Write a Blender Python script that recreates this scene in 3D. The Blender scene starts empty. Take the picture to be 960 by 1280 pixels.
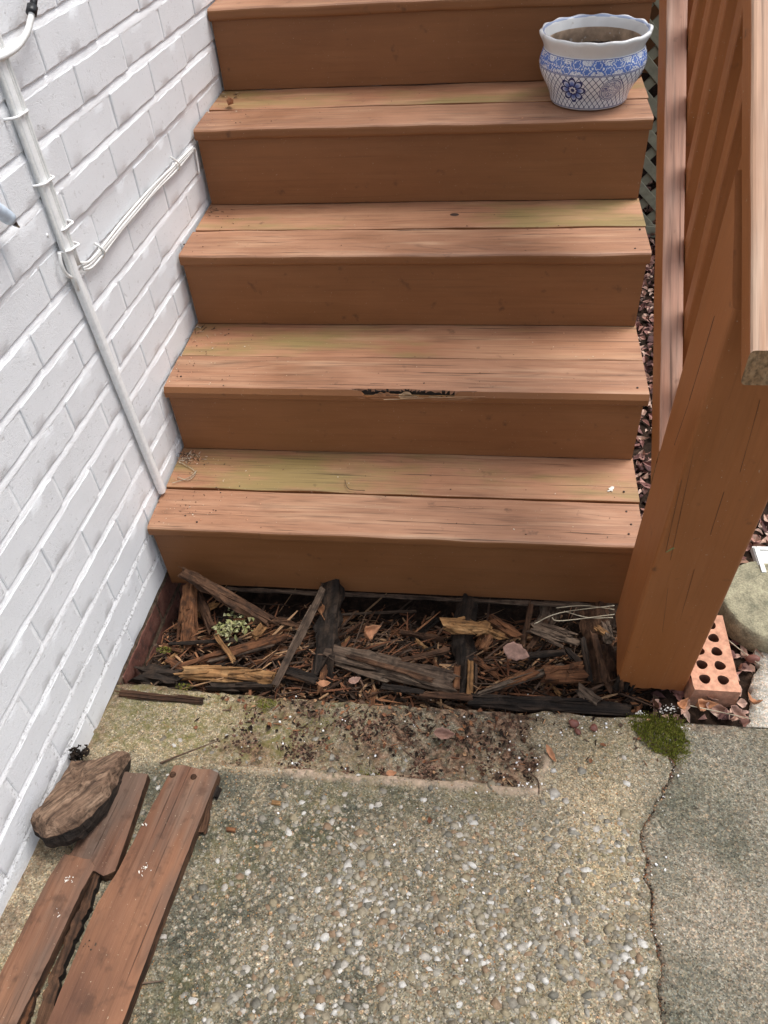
import bpy, bmesh, math, random
import numpy as np
from mathutils import Vector, Matrix, Euler, noise as mn

S = bpy.context.scene
COL = S.collection
RNG = random.Random(7)

# ------------------------------------------------------------------ camera, world, sun, exposure
CAM_LOC = Vector((0.7903, -1.2125, 1.2943))
CAM_ROT = Euler((0.790365, 0.061197, 0.110324), 'XYZ')
F_PX = 978.12                                   # focal length for a 1280 px tall picture
cam = bpy.data.cameras.new('camera')
cam.sensor_fit = 'VERTICAL'; cam.sensor_height = 24.0; cam.sensor_width = 18.0
cam.lens = F_PX / 1280 * 24.0
cam.clip_start = 0.02; cam.clip_end = 500
cam_o = bpy.data.objects.new('camera', cam); COL.objects.link(cam_o)
cam_o.location = CAM_LOC; cam_o.rotation_euler = CAM_ROT
S.camera = cam_o

SUN_EL, SUN_AZ = math.radians(66), math.radians(62)     # azimuth measured from +Y towards +X
w = bpy.data.worlds.new('World'); S.world = w; w.use_nodes = True
nt = w.node_tree
bgn = nt.nodes['Background']
sky = nt.nodes.new('ShaderNodeTexSky'); sky.sky_type = 'NISHITA'; sky.sun_disc = False
sky.sun_elevation = SUN_EL; sky.sun_rotation = SUN_AZ
sky.air_density = 1.0; sky.dust_density = 3.0; sky.ozone_density = 1.0
hs = nt.nodes.new('ShaderNodeHueSaturation'); hs.inputs['Saturation'].default_value = 0.48
nt.links.new(sky.outputs[0], hs.inputs['Color']); nt.links.new(hs.outputs[0], bgn.inputs['Color'])
bgn.inputs['Strength'].default_value = 0.138
sl = bpy.data.lights.new('sun', 'SUN'); sl.energy = 1.6; sl.angle = math.radians(26); sl.color = (1.0, 0.985, 0.965)
so = bpy.data.objects.new('sun', sl); COL.objects.link(so)
sd = Vector((math.sin(SUN_AZ) * math.cos(SUN_EL), math.cos(SUN_AZ) * math.cos(SUN_EL), math.sin(SUN_EL)))
so.rotation_euler = sd.to_track_quat('Z', 'Y').to_euler(); so.location = sd * 20

S.view_settings.view_transform = 'Standard'; S.view_settings.look = 'None'
S.view_settings.gamma = 1.0; S.view_settings.use_curve_mapping = False
S.view_settings.exposure = 0.70

# ------------------------------------------------------------------ measuring helpers (survey of the place from the photograph)
CM = CAM_ROT.to_matrix()
def _ray(u, v): return CM @ Vector(((u - 480) / F_PX, -(v - 640) / F_PX, -1.0))
def at(u, v, z):
    d = _ray(u, v); t = (z - CAM_LOC.z) / d.z; return CAM_LOC + d * t
def aty(u, v, y):
    d = _ray(u, v); t = (y - CAM_LOC.y) / d.y; return CAM_LOC + d * t
WB = 0.02926                                    # the house wall runs slightly off the stair axis
def atw(u, v, off=0.0):
    d = _ray(u, v); n = Vector((1, -WB, 0)); t = (off - n.dot(CAM_LOC)) / n.dot(d); return CAM_LOC + d * t
def padz(y): return -0.185 - 0.097 * (y + 0.404)
def atp(u, v, dz=0.0):
    z = -0.15
    for _ in range(12):
        q = at(u, v, z); z = padz(q.y) + dz
    return q

# ------------------------------------------------------------------ object helpers
def link(o, parent=None):
    COL.objects.link(o)
    if parent is not None: o.parent = parent
    return o
def mobj(name, verts, faces, mats, parent=None, smooth=False, midx=None):
    me = bpy.data.meshes.new(name); me.from_pydata([tuple(v) for v in verts], [], faces); me.update()
    if not isinstance(mats, (list, tuple)): mats = [mats]
    for m in mats: me.materials.append(m)
    if midx is not None: me.polygons.foreach_set('material_index', midx)
    if smooth: me.polygons.foreach_set('use_smooth', [True] * len(me.polygons))
    return link(bpy.data.objects.new(name, me), parent)
def tag(o, label=None, cat=None, group=None, kind=None):
    if label: o['label'] = label
    if cat: o['category'] = cat
    if group: o['group'] = group
    if kind: o['kind'] = kind
    return o
def empty(name, loc=(0, 0, 0), rot=None, label=None, cat=None, group=None):
    o = bpy.data.objects.new(name, None); COL.objects.link(o); o.location = loc
    o.empty_display_size = 0.05
    if rot is not None: o.rotation_euler = rot
    return tag(o, label, cat, group)
def fbm(p, s=1.0, o=3): return mn.fractal(Vector(p) * s, 1.0, 2.0, o)

# ------------------------------------------------------------------ node helpers
def lin(c):
    return tuple((x / 12.92 if x <= 0.04045 else ((x + 0.055) / 1.055) ** 2.4) for x in [v / 255 for v in c]) + (1.0,)
class G:
    def __init__(s, name):
        s.m = bpy.data.materials.new(name); s.m.use_nodes = True; s.t = s.m.node_tree
        s.b = s.t.nodes['Principled BSDF']
    def n(s, typ, **kw):
        x = s.t.nodes.new(typ)
        for k, v in kw.items(): setattr(x, k, v)
        return x
    def L(s, a, b): s.t.links.new(a, b)
    def put(s, sock, v):
        if hasattr(v, 'is_output') or isinstance(v, bpy.types.NodeSocket): s.L(v, sock)
        else: sock.default_value = v
    def coords(s, rnd=True):
        tc = s.n('ShaderNodeTexCoord').outputs['Object']
        if not rnd: return tc
        r = s.n('ShaderNodeObjectInfo').outputs['Random']
        c = s.n('ShaderNodeCombineXYZ')
        for i, k in enumerate((13.0, 7.7, 5.1)): s.L(s.math('MULTIPLY', r, k), c.inputs[i])
        a = s.n('ShaderNodeVectorMath', operation='ADD'); s.L(tc, a.inputs[0]); s.L(c.outputs[0], a.inputs[1])
        return a.outputs[0]
    def scale(s, v, sc):
        a = s.n('ShaderNodeVectorMath', operation='MULTIPLY'); s.L(v, a.inputs[0]); a.inputs[1].default_value = sc
        return a.outputs[0]
    def noise(s, v, sc=1.0, det=3.0, rough=0.55, dist=0.0):
        x = s.n('ShaderNodeTexNoise'); s.L(v, x.inputs['Vector'])
        x.inputs['Scale'].default_value = sc; x.inputs['Detail'].default_value = det
        x.inputs['Roughness'].default_value = rough; x.inputs['Distortion'].default_value = dist
        return x.outputs['Fac']
    def vor(s, v, sc, out='Color', feature='F1'):
        x = s.n('ShaderNodeTexVoronoi', feature=feature); s.L(v, x.inputs['Vector']); x.inputs['Scale'].default_value = sc
        return x.outputs[out]
    def ramp(s, f, pts, interp='LINEAR'):
        x = s.n('ShaderNodeValToRGB'); s.L(f, x.inputs[0]); e = x.color_ramp; e.interpolation = interp
        while len(e.elements) < len(pts): e.elements.new(0.5)
        for el, (p, c) in zip(e.elements, pts):
            el.position = p; el.color = (c, c, c, 1) if isinstance(c, (int, float)) else c
        return x.outputs[0]
    def mix(s, f, a, b, mode='MIX'):
        x = s.n('ShaderNodeMix', data_type='RGBA', blend_type=mode, clamp_factor=True)
        s.put(x.inputs['Factor'], f); s.put(x.inputs[6], a); s.put(x.inputs[7], b); return x.outputs[2]
    def math(s, op, a, b=0.0, clamp=False):
        x = s.n('ShaderNodeMath', operation=op, use_clamp=clamp); s.put(x.inputs[0], a); s.put(x.inputs[1], b); return x.outputs[0]
    def bump(s, h, st=0.3, d=0.002, nrm=None):
        x = s.n('ShaderNodeBump'); x.inputs['Strength'].default_value = st; x.inputs['Distance'].default_value = d
        s.L(h, x.inputs['Height'])
        if nrm is not None: s.L(nrm, x.inputs['Normal'])
        return x.outputs[0]
    def attr(s, name): return s.n('ShaderNodeAttribute', attribute_name=name).outputs['Fac']
    def island(s): return s.n('ShaderNodeNewGeometry').outputs['Random Per Island']
    def done(s, col=None, rough=0.7, nrm=None, spec=0.3):
        if col is not None: s.put(s.b.inputs['Base Color'], col)
        s.put(s.b.inputs['Roughness'], rough)
        s.b.inputs['Specular IOR Level'].default_value = spec
        if nrm is not None: s.L(nrm, s.b.inputs['Normal'])
        return s.m

def C4(v): return (v, v, v, 1.0)
def paint_wood(name, a, b, worn, moss=None, grain=0.5, rough=0.6, crack=0.5, fleck=0.5, bumpk=0.35, mosspos=0.5, spec=0.3, stain=0.66):
    """painted plank whose long axis is local X"""
    g = G(name); p = g.coords()
    fine = g.noise(g.scale(p, (5, 150, 150)), 1.0, 4, 0.65)
    mid = g.noise(g.scale(p, (2.2, 42, 42)), 1.0, 3, 0.55, 0.3)
    patch = g.noise(g.scale(p, (3, 7, 7)), 1.0, 4, 0.6)
    col = g.mix(g.ramp(patch, [(0.34, 0.0), (0.66, 1.0)]), a, b)
    wear = g.math('MULTIPLY', g.ramp(mid, [(0.46, 0.0), (0.68, 1.0)]), g.ramp(g.noise(g.scale(p, (4, 9, 9)), 1.3, 3), [(0.38, 0.0), (0.62, 1.0)]))
    col = g.mix(g.math('MULTIPLY', wear, grain), col, worn)
    if moss is not None:
        mm = g.noise(g.scale(p, (2.6, 8, 8)), 1.0, 4, 0.6)
        col = g.mix(g.ramp(mm, [(mosspos, 0.0), (mosspos + 0.16, 0.75)]), col, moss)
    shade = g.ramp(fine, [(0.30, 1.0 - 0.48 * grain), (0.46, 1.0 - .05 * grain), (0.55, 1.0), (0.72, 1.0 + 0.16 * grain)])
    col = g.mix(1.0, col, shade, 'MULTIPLY')
    rn = g.noise(g.scale(p, (0.9, 11, 11)), 1.0, 2, 0.5, 0.2)
    rl = g.math('PINGPONG', g.math('MULTIPLY', rn, 14.0), 0.5)
    rm = g.math('MULTIPLY', g.ramp(rl, [(0.02, 1.0), (0.16, 0.0)]), g.ramp(g.noise(g.scale(p, (5, 20, 20)), 1.0, 2), [(0.45, 0.0), (0.62, 1.0)]))
    col = g.mix(g.math('MULTIPLY', rm, 0.55 * grain), col, g.mix(1.0, col, C4(.45), 'MULTIPLY'))
    ck = g.noise(g.scale(p, (2.2, 130, 130)), 1.0, 2, 0.5, 0.1)
    ckm = g.math('MULTIPLY', g.ramp(ck, [(0.285, 1.0), (0.33, 0.0)]), crack)
    col = g.mix(ckm, col, (0.03, 0.016, 0.009, 1))
    fl = g.noise(p, 240, 2, 0.6)
    flm = g.math('MULTIPLY', g.ramp(fl, [(0.71, 0.0), (0.76, 1.0)]), fleck)
    col = g.mix(flm, col, (0.45, 0.36, 0.25, 1))
    dk = g.noise(p, 26, 3, 0.6)
    col = g.mix(g.ramp(dk, [(stain, 0.0), (stain + 0.13, 0.6)]), col, (0.06, 0.03, 0.018, 1))
    h = g.math('ADD', g.math('MULTIPLY', fine, 0.7), g.math('SUBTRACT', mid, g.math('MULTIPLY', ckm, 0.9)))
    nrm = g.bump(h, bumpk, 0.0022)
    rg = g.ramp(patch, [(0.3, rough - 0.08), (0.7, rough + 0.1)])
    return g.done(col, rg, nrm, spec)

def raw_wood(name, cols, dark=0.35, rough=0.85, bumpk=0.7, rot=0.5):
    """weathered or rotten wood, grain along local X; cols = dark to light"""
    g = G(name); p = g.coords()
    fine = g.noise(g.scale(p, (10, 190, 190)), 1.0, 4, 0.65)
    mid = g.noise(g.scale(p, (4, 55, 55)), 1.0, 3, 0.6, 0.12)
    blot = g.noise(p, 22, 4, 0.65)
    v = g.math('ADD', g.math('MULTIPLY', mid, 0.6), g.math('MULTIPLY', blot, 0.4))
    n = len(cols)
    col = g.ramp(v, [(0.33 + 0.34 * i / max(1, n - 1), c) for i, c in enumerate(cols)])
    col = g.mix(1.0, col, g.ramp(fine, [(0.3, dark), (0.55, 1.0), (0.8, 1.25)]), 'MULTIPLY')
    rt = g.noise(p, 48, 3, 0.6)
    col = g.mix(g.math('MULTIPLY', g.ramp(rt, [(0.5, 0.0), (0.64, 1.0)]), rot), col, (0.012, 0.009, 0.007, 1))
    h = g.math('ADD', fine, g.math('MULTIPLY', mid, 1.5))
    return g.done(col, rough, g.bump(h, bumpk, 0.004), 0.2)

def C(r, gg, b): return (r, gg, b, 1.0)
# paint colours: deck stain; tread tops faded, with sky sheen put into their colour
M_TREAD = paint_wood('faded_sheen_tread_paint', C(.270, .126, .066), C(.410, .208, .118), C(.49, .295, .178), grain=0.85, crack=0.8, fleck=0.8, rough=0.5, bumpk=0.7, spec=0.45)
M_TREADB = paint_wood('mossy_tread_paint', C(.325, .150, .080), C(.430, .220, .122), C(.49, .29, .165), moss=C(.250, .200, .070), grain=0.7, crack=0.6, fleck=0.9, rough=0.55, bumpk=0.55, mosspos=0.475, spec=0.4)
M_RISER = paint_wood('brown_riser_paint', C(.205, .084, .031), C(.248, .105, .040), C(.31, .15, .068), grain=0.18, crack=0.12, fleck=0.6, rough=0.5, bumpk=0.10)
M_POST = paint_wood('brown_post_paint', C(.275, .096, .028), C(.325, .117, .037), C(.39, .17, .072), grain=0.2, crack=0.12, fleck=0.9, rough=0.5, bumpk=0.16)
M_RAIL = paint_wood('faded_rail_paint', C(.42, .22, .145), C(.52, .295, .21), C(.62, .41, .31), grain=0.85, crack=0.5, fleck=0.35, rough=0.55, bumpk=0.6)
M_CAP = paint_wood('pale_cap_paint', C(.44, .25, .155), C(.53, .325, .215), C(.60, .42, .30), grain=0.85, crack=0.3, fleck=0.3, rough=0.6, bumpk=0.6)
M_PLANK = paint_wood('weathered_plank_paint', C(.115, .052, .030), C(.24, .112, .060), C(.27, .165, .108), moss=C(.095, .070, .054), grain=0.6, crack=0.7, fleck=1.0, rough=0.75, bumpk=0.8, mosspos=0.45, stain=0.55)
M_ENDW = raw_wood('cut_end_wood', [C(.16, .09, .045), C(.30, .18, .09), C(.40, .26, .14)], rot=0.2)
M_DARK = raw_wood('black_rotten_wood', [C(.010, .008, .007), C(.028, .020, .015), C(.070, .045, .030)], rot=0.7)
M_BROWN = raw_wood('brown_rotten_wood', [C(.026, .014, .009), C(.080, .040, .022), C(.16, .085, .048)], rot=0.5)
M_GREY = raw_wood('grey_weathered_wood', [C(.040, .026, .019), C(.105, .070, .048), C(.19, .14, .10)], rot=0.55)
M_TAN = raw_wood('tan_broken_wood', [C(.10, .048, .020), C(.28, .145, .058), C(.46, .28, .13)], rot=0.45)
M_ORANGE = raw_wood('orange_broken_wood', [C(.055, .024, .012), C(.155, .066, .030), C(.29, .14, .065)], rot=0.6)
M_TORN = raw_wood('torn_pale_fibres', [C(.24, .13, .065), C(.44, .28, .16), C(.62, .45, .29)], rot=0.1)
M_STRAW = raw_wood('pale_straw', [C(.25, .20, .13), C(.42, .36, .26), C(.52, .47, .37)], rot=0.0, bumpk=0.2)
M_CHUNK = raw_wood('driftwood_brown', [C(.075, .046, .032), C(.185, .115, .075), C(.32, .215, .145)], dark=0.3, rot=0.45)

def white_brick_mat():
    g = G('white_masonry_paint'); p = g.coords()
    big = g.noise(p, 9, 3); f1 = g.noise(p, 420, 3, 0.7); f2 = g.noise(p, 120, 3, 0.6)
    col = g.mix(big, C(.745, .755, .765), C(.82, .83, .84))
    sp = g.noise(p, 330, 2, 0.6)
    col = g.mix(g.ramp(sp, [(0.73, 0.0), (0.78, 0.6)]), col, C(.30, .27, .22))
    pit = g.ramp(g.noise(p, 95, 2, 0.5), [(0.27, 0.0), (0.36, 1.0)])
    drip = g.noise(g.scale(p, (60, 60, 9)), 1.0, 2)
    h = g.math('ADD', g.math('ADD', f1, g.math('MULTIPLY', f2, 0.45)), g.math('ADD', g.math('MULTIPLY', pit, 0.35), g.math('MULTIPLY', drip, .3)))
    col = g.mix(g.math('MULTIPLY', g.math('SUBTRACT', 1.0, pit), .35), col, C(.45, .44, .42))
    return g.done(col, 0.6, g.bump(h, 0.6, 0.0024), 0.3)
def mortar_mat():
    g = G('white_painted_mortar'); p = g.coords(False)
    f1 = g.noise(p, 300, 3, 0.7); b = g.noise(p, 35, 3)
    sep = g.n('ShaderNodeSeparateXYZ'); g.L(p, sep.inputs[0])
    low = g.math('MULTIPLY', g.math('SUBTRACT', 0.22, sep.outputs[2]), 2.4, True)
    dirt = g.noise(p, 130, 4, 0.75)
    dm = g.math('MULTIPLY', g.ramp(dirt, [(0.53, 0.0), (0.60, 1.0)]), low)
    col = g.mix(b, C(.84, .845, .85), C(.89, .895, .90))  # paler than the bricks: sky light on the joint slopes put into the colour
    col = g.mix(g.math('MULTIPLY', dm, 0.65), col, C(.08, .07, .055))
    return g.done(col, 0.65, g.bump(g.math('ADD', f1, b), 0.5, 0.003), 0.3)
def red_brick_mat():
    g = G('bare_red_brick'); p = g.coords()
    a = g.noise(p, 40, 4, 0.65); f = g.noise(p, 300, 3, 0.7)
    col = g.ramp(a, [(0.3, C(.045, .03, .026)), (0.5, C(.15, .062, .045)), (0.7, C(.20, .10, .075))])
    sp = g.noise(p, 190, 2)
    col = g.mix(g.ramp(sp, [(0.66, 0.0), (0.72, 0.6)]), col, C(.3, .25, .2))
    return g.done(col, 0.85, g.bump(f, 0.6, 0.003), 0.2)
def dirt_mortar_mat():
    g = G('earthy_mortar'); p = g.coords(False)
    a = g.noise(p, 60, 4, 0.7)
    return g.done(g.ramp(a, [(0.35, C(.04, .028, .02)), (0.65, C(.16, .115, .08))]), 0.95, g.bump(a, 0.6, 0.005), 0.1)
M_WB, M_MORT, M_RB, M_DM = white_brick_mat(), mortar_mat(), red_brick_mat(), dirt_mortar_mat()

def concrete_mat(name, c1, c2, cdark, sp=0.5, aggr=0.6):
    g = G(name); p = g.coords(False)
    big = g.noise(p, 3.2, 4, 0.6); med = g.noise(p, 14, 4, 0.65); fin = g.noise(p, 90, 4, 0.7)
    col = g.mix(g.ramp(big, [(0.40, 0.0), (0.58, 1.0)]), c1, c2)
    col = g.mix(g.math('MULTIPLY', g.attr('dark'), g.ramp(med, [(0.30, 0.35), (0.6, 1.0)])), col, cdark)
    peb = g.vor(p, 95, 'Color'); pd = g.vor(p, 95, 'Distance')
    sepc = g.n('ShaderNodeSeparateColor'); g.L(peb, sepc.inputs[0])
    pcol = g.ramp(sepc.outputs[0], [(0.0, C(.17, .14, .10)), (0.3, C(.33, .29, .22)), (0.6, C(.26, .245, .21)), (0.85, C(.40, .36, .30)), (1.0, C(.38, .24, .13))])
    pm = g.math('MULTIPLY', g.ramp(pd, [(0.30, 1.0), (0.48, 0.0)]), g.math('MULTIPLY', g.attr('aggr'), aggr))
    col = g.mix(pm, col, pcol)
    v = g.vor(p, 430, 'Color'); sv = g.n('ShaderNodeSeparateColor'); g.L(v, sv.inputs[0])
    col = g.mix(1.0, col, g.ramp(sv.outputs[0], [(0.0, 1.0 - 0.55 * sp), (0.3, 0.9), (0.7, 1.05), (1.0, 1.0 + 0.75 * sp)]), 'MULTIPLY')
    hue = g.ramp(sv.outputs[1], [(0.0, C(1.25, .92, .68)), (0.25, C(1.0, 1.0, 1.0)), (0.6, C(.93, 1.0, 1.0)), (0.85, C(1.12, 1.04, .86)), (1.0, C(1.2, .98, .9))])
    col = g.mix(0.75, col, g.mix(1.0, col, hue, 'MULTIPLY'))
    v2 = g.vor(p, 190, 'Color'); sv2 = g.n('ShaderNodeSeparateColor'); g.L(v2, sv2.inputs[0])
    col = g.mix(1.0, col, g.ramp(sv2.outputs[0], [(0.0, 1 - .22 * sp), (0.5, 1.0), (1.0, 1 + .22 * sp)]), 'MULTIPLY')
    col = g.mix(g.math('MULTIPLY', g.attr('lip'), g.ramp(g.noise(p, 60, 4, .7), [(.35, 0.0), (.55, 1.0)])), col, C(.46, .34, .25))
    col = g.mix(1.0, col, g.ramp(fin, [(0.3, 0.72), (0.7, 1.18)]), 'MULTIPLY')
    mo = g.math('MULTIPLY', g.attr('moss'), g.ramp(g.noise(p, 55, 4, 0.7), [(0.4, 0.0), (0.6, 1.0)]))
    col = g.mix(mo, col, C(.125, .115, .028))
    di = g.math('MULTIPLY', g.attr('dirt'), g.ramp(g.noise(p, 17, 6, 0.75), [(0.40, 0.0), (0.56, 1.0)]))
    dcol = g.ramp(g.noise(p, 70, 4, 0.7), [(0.36, C(.022, .014, .009)), (0.47, C(.075, .042, .026)), (0.56, C(.20, .115, .072)), (0.68, C(.34, .23, .15))])
    col = g.mix(di, col, dcol)
    h = g.math('ADD', g.math('MULTIPLY', sv.outputs[0], 0.5), g.math('ADD', fin, g.math('MULTIPLY', pm, 0.7)))
    return g.done(col, 0.9, g.bump(h, 0.75, 0.0035), 0.2)
M_CON = concrete_mat('yellowed_concrete', C(.315, .262, .178), C(.235, .205, .152), C(.080, .079, .060), 1.05, 0.8)
M_CON2 = concrete_mat('grey_concrete', C(.232, .205, .162), C(.178, .164, .130), C(.092, .092, .068), 1.1, 0.45)
M_CON3 = concrete_mat('pale_rough_concrete', C(.62, .60, .55), C(.50, .47, .42), C(.3, .27, .22), 0.7, 0.3)
def disc_mat():
    g = G('lichen_stained_concrete'); p = g.coords(False)
    a = g.noise(p, 22, 5, 0.7); f = g.noise(p, 260, 3, 0.7)
    col = g.ramp(a, [(0.32, C(.15, .145, .10)), (0.5, C(.33, .30, .20)), (0.66, C(.46, .42, .28))])
    col = g.mix(1.0, col, g.ramp(f, [(0.3, 0.6), (0.7, 1.25)]), 'MULTIPLY')
    return g.done(col, 0.92, g.bump(g.math('ADD', f, a), 0.8, 0.004), 0.2)
M_DISC = disc_mat()
def soil_mat():
    g = G('dark_soil'); p = g.coords(False)
    a = g.noise(p, 45, 5, 0.75); b = g.noise(p, 7, 3)
    col = g.ramp(a, [(0.3, C(.010, .007, .005)), (0.55, C(.035, .021, .014)), (0.72, C(.085, .05, .033))])
    return g.done(col, 0.95, g.bump(a, 0.9, 0.012), 0.15)
M_SOIL = soil_mat()
def island_mat(name, cols, rough=0.85, bumpk=0.3, sc=180, spec=0.2, var=0.3):
    g = G(name); p = g.coords(False)
    n = len(cols)
    col = g.ramp(g.island(), [(i / n, c) for i, c in enumerate(cols)], 'CONSTANT')
    f = g.noise(p, sc, 3, 0.65)
    col = g.mix(1.0, col, g.ramp(f, [(0.25, 1 - var), (0.75, 1 + var)]), 'MULTIPLY')
    return g.done(col, rough, g.bump(f, bumpk, 0.003), spec)
M_AGG = island_mat('river_pebbles', [C(.22, .205, .17), C(.46, .44, .40), C(.27, .25, .21), C(.17, .145, .105), C(.24, .205, .145), C(.36, .33, .285), C(.20, .18, .145), C(.24, .20, .13), C(.14, .13, .105), C(.29, .255, .195), C(.22, .15, .095)], 0.75, 0.25)
M_GRIT = island_mat('orange_grit', [C(.27, .19, .095), C(.33, .25, .14), C(.22, .20, .16), C(.27, .135, .055), C(.17, .13, .085), C(.42, .37, .28), C(.10, .085, .06), C(.07, .06, .042)], 0.85, 0.1)
M_DEBRIS = island_mat('wood_crumbs', [C(.020, .013, .009), C(.075, .036, .020), C(.15, .062, .032), C(.030, .019, .013), C(.27, .125, .060), C(.085, .055, .038), C(.045, .026, .017), C(.20, .088, .045), C(.025, .016, .011), C(.12, .072, .048), C(.38, .225, .12)], 0.9, 0.5, 300)
M_LITTER = island_mat('fallen_leaf_litter', [C(.34, .18, .14), C(.46, .29, .23), C(.17, .085, .075), C(.56, .40, .32), C(.28, .14, .12), C(.09, .045, .042), C(.40, .22, .18), C(.52, .34, .26)], 0.75, 0.3, 120)
M_PERL = island_mat('white_perlite', [C(.78, .76, .72), C(.70, .66, .6), C(.82, .81, .8)], 0.8, 0.3)
M_MOSS = island_mat('green_moss', [C(.14, .155, .020), C(.21, .22, .035), C(.09, .105, .016), C(.28, .27, .06), C(.17, .18, .03), C(.13, .10, .03)], 0.9, 0.1)
M_LICH = island_mat('yellow_green_lichen', [C(.30, .30, .13), C(.40, .39, .22), C(.22, .22, .09), C(.33, .30, .16)], 0.9, 0.3)

def simple(name, col, rough=0.5, sc=60, var=0.15, bumpk=0.15, spec=0.4, metal=0.0, speck=None):
    g = G(name); p = g.coords(); f = g.noise(p, sc, 4, 0.6)
    c = g.mix(1.0, col, g.ramp(f, [(0.3, 1 - var), (0.7, 1 + var)]), 'MULTIPLY')
    if speck: c = g.mix(g.ramp(g.noise(p, sc * 3, 2), [(0.66, 0.0), (0.7, 0.8)]), c, speck)
    g.b.inputs['Metallic'].default_value = metal
    return g.done(c, rough, g.bump(f, bumpk, 0.002), spec)
M_CONDUIT = simple('white_paint_on_conduit', C(.84, .845, .83), 0.5, 90, 0.08, 0.25)
M_CABLE = simple('white_cable_jacket', C(.78, .78, .75), 0.5, 120, 0.08, 0.1)
M_BLACK = simple('black_plastic', C(.014, .014, .016), 0.4)
M_PALEBLUE = simple('pale_blue_plastic', C(.60, .70, .80), 0.4)
M_METAL = simple('dull_metal', C(.35, .32, .27), 0.4, metal=0.8)
M_WHITE = simple('white_trim_paint', C(.76, .76, .72), 0.5, 40, 0.06)
M_SCREW = simple('rusty_screw', C(.045, .024, .016), 0.6)
M_LEAFP = simple('dry_pink_brown_leaf', C(.27, .155, .115), 0.7, 90, 0.3, 0.4)
M_LEAFO = simple('dry_orange_leaf', C(.36, .165, .08), 0.7, 90, 0.3, 0.4)
M_NUT = simple('reddish_nut_shell', C(.17, .066, .048), 0.55, 60, 0.3, 0.3)
M_PBRICK = simple('salmon_cored_brick', C(.52, .27, .175), 0.9, 70, 0.3, 0.5, 0.2, speck=C(.55, .40, .24))
M_HOLE = simple('brick_core_clay', C(.20, .10, .065), 0.95)
M_LATT = simple('olive_lattice_paint', C(.33, .31, .215), 0.75, 30, 0.2, 0.3)
M_POTSOIL = simple('dry_potting_soil', C(.045, .030, .021), 0.95, 160, 0.7, 1.0)
M_LITE = simple('pale_chip', C(.70, .66, .58), 0.8)
M_TWIG = raw_wood('brown_twig', [C(.05, .03, .02), C(.12, .075, .05), C(.20, .14, .10)], rot=0.1, bumpk=0.4)

# ------------------------------------------------------------------ shape helpers
def rrect(W, T, r, k=3):
    pts = []
    for cx, cy, a0 in ((W/2 - r, T/2 - r, 0), (-W/2 + r, T/2 - r, 90), (-W/2 + r, -T/2 + r, 180), (W/2 - r, -T/2 + r, 270)):
        for i in range(k + 1):
            a = math.radians(a0 + 90 * i / k); pts.append((cx + r * math.cos(a), cy + r * math.sin(a)))
    return pts
def board(name, L, W, T, mats, parent=None, r=0.005, n=30, jit=0.0005, hook=None, seed=0, k=3, topmat=True):
    """plank along local X, centred; faces looking up take mats[0], the rest mats[-1], ends mats[1] when three are given"""
    ring = rrect(W, T, r, k); m = len(ring); vs = []; fs = []; mi = []
    for i in range(n + 1):
        x = -L/2 + L * i / n
        for j, (y, z) in enumerate(ring):
            d = jit * 2
            q = [x, y + d * mn.noise(Vector((x * 9 + seed, y * 20, z * 20))), z + d * mn.noise(Vector((x * 9, y * 20 + seed + 5, z * 20)))]
            if hook: q = hook(q, j, m)
            vs.append(q)
    for i in range(n):
        for j in range(m):
            a = i * m + j; b = i * m + (j + 1) % m
            fs.append((a, b, b + m, a + m))
            up = (ring[j][1] + ring[(j + 1) % m][1]) / 2 > T/2 - r * 0.55
            mi.append(0 if up and topmat else len(mats) - 1)
    e = 1 if len(mats) == 3 else len(mats) - 1
    fs.append(tuple(range(m - 1, -1, -1))); mi.append(e)
    fs.append(tuple(n * m + j for j in range(m))); mi.append(e)
    fs = [tuple(reversed(f)) for f in fs]
    return mobj(name, vs, fs, mats, parent, False, mi)
def place(o, loc, xdir=None, up=(0, 0, 1)):
    if xdir is not None:
        X = Vector(xdir).normalized(); Z = Vector(up); Y = Z.cross(X).normalized(); Z = X.cross(Y)
        o.rotation_euler = Matrix((X, Y, Z)).transposed().to_euler()
    o.location = loc; return o
def fixn(o):
    bm = bmesh.new(); bm.from_mesh(o.data); bmesh.ops.recalc_face_normals(bm, faces=bm.faces); bm.to_mesh(o.data); bm.free(); return o
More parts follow.
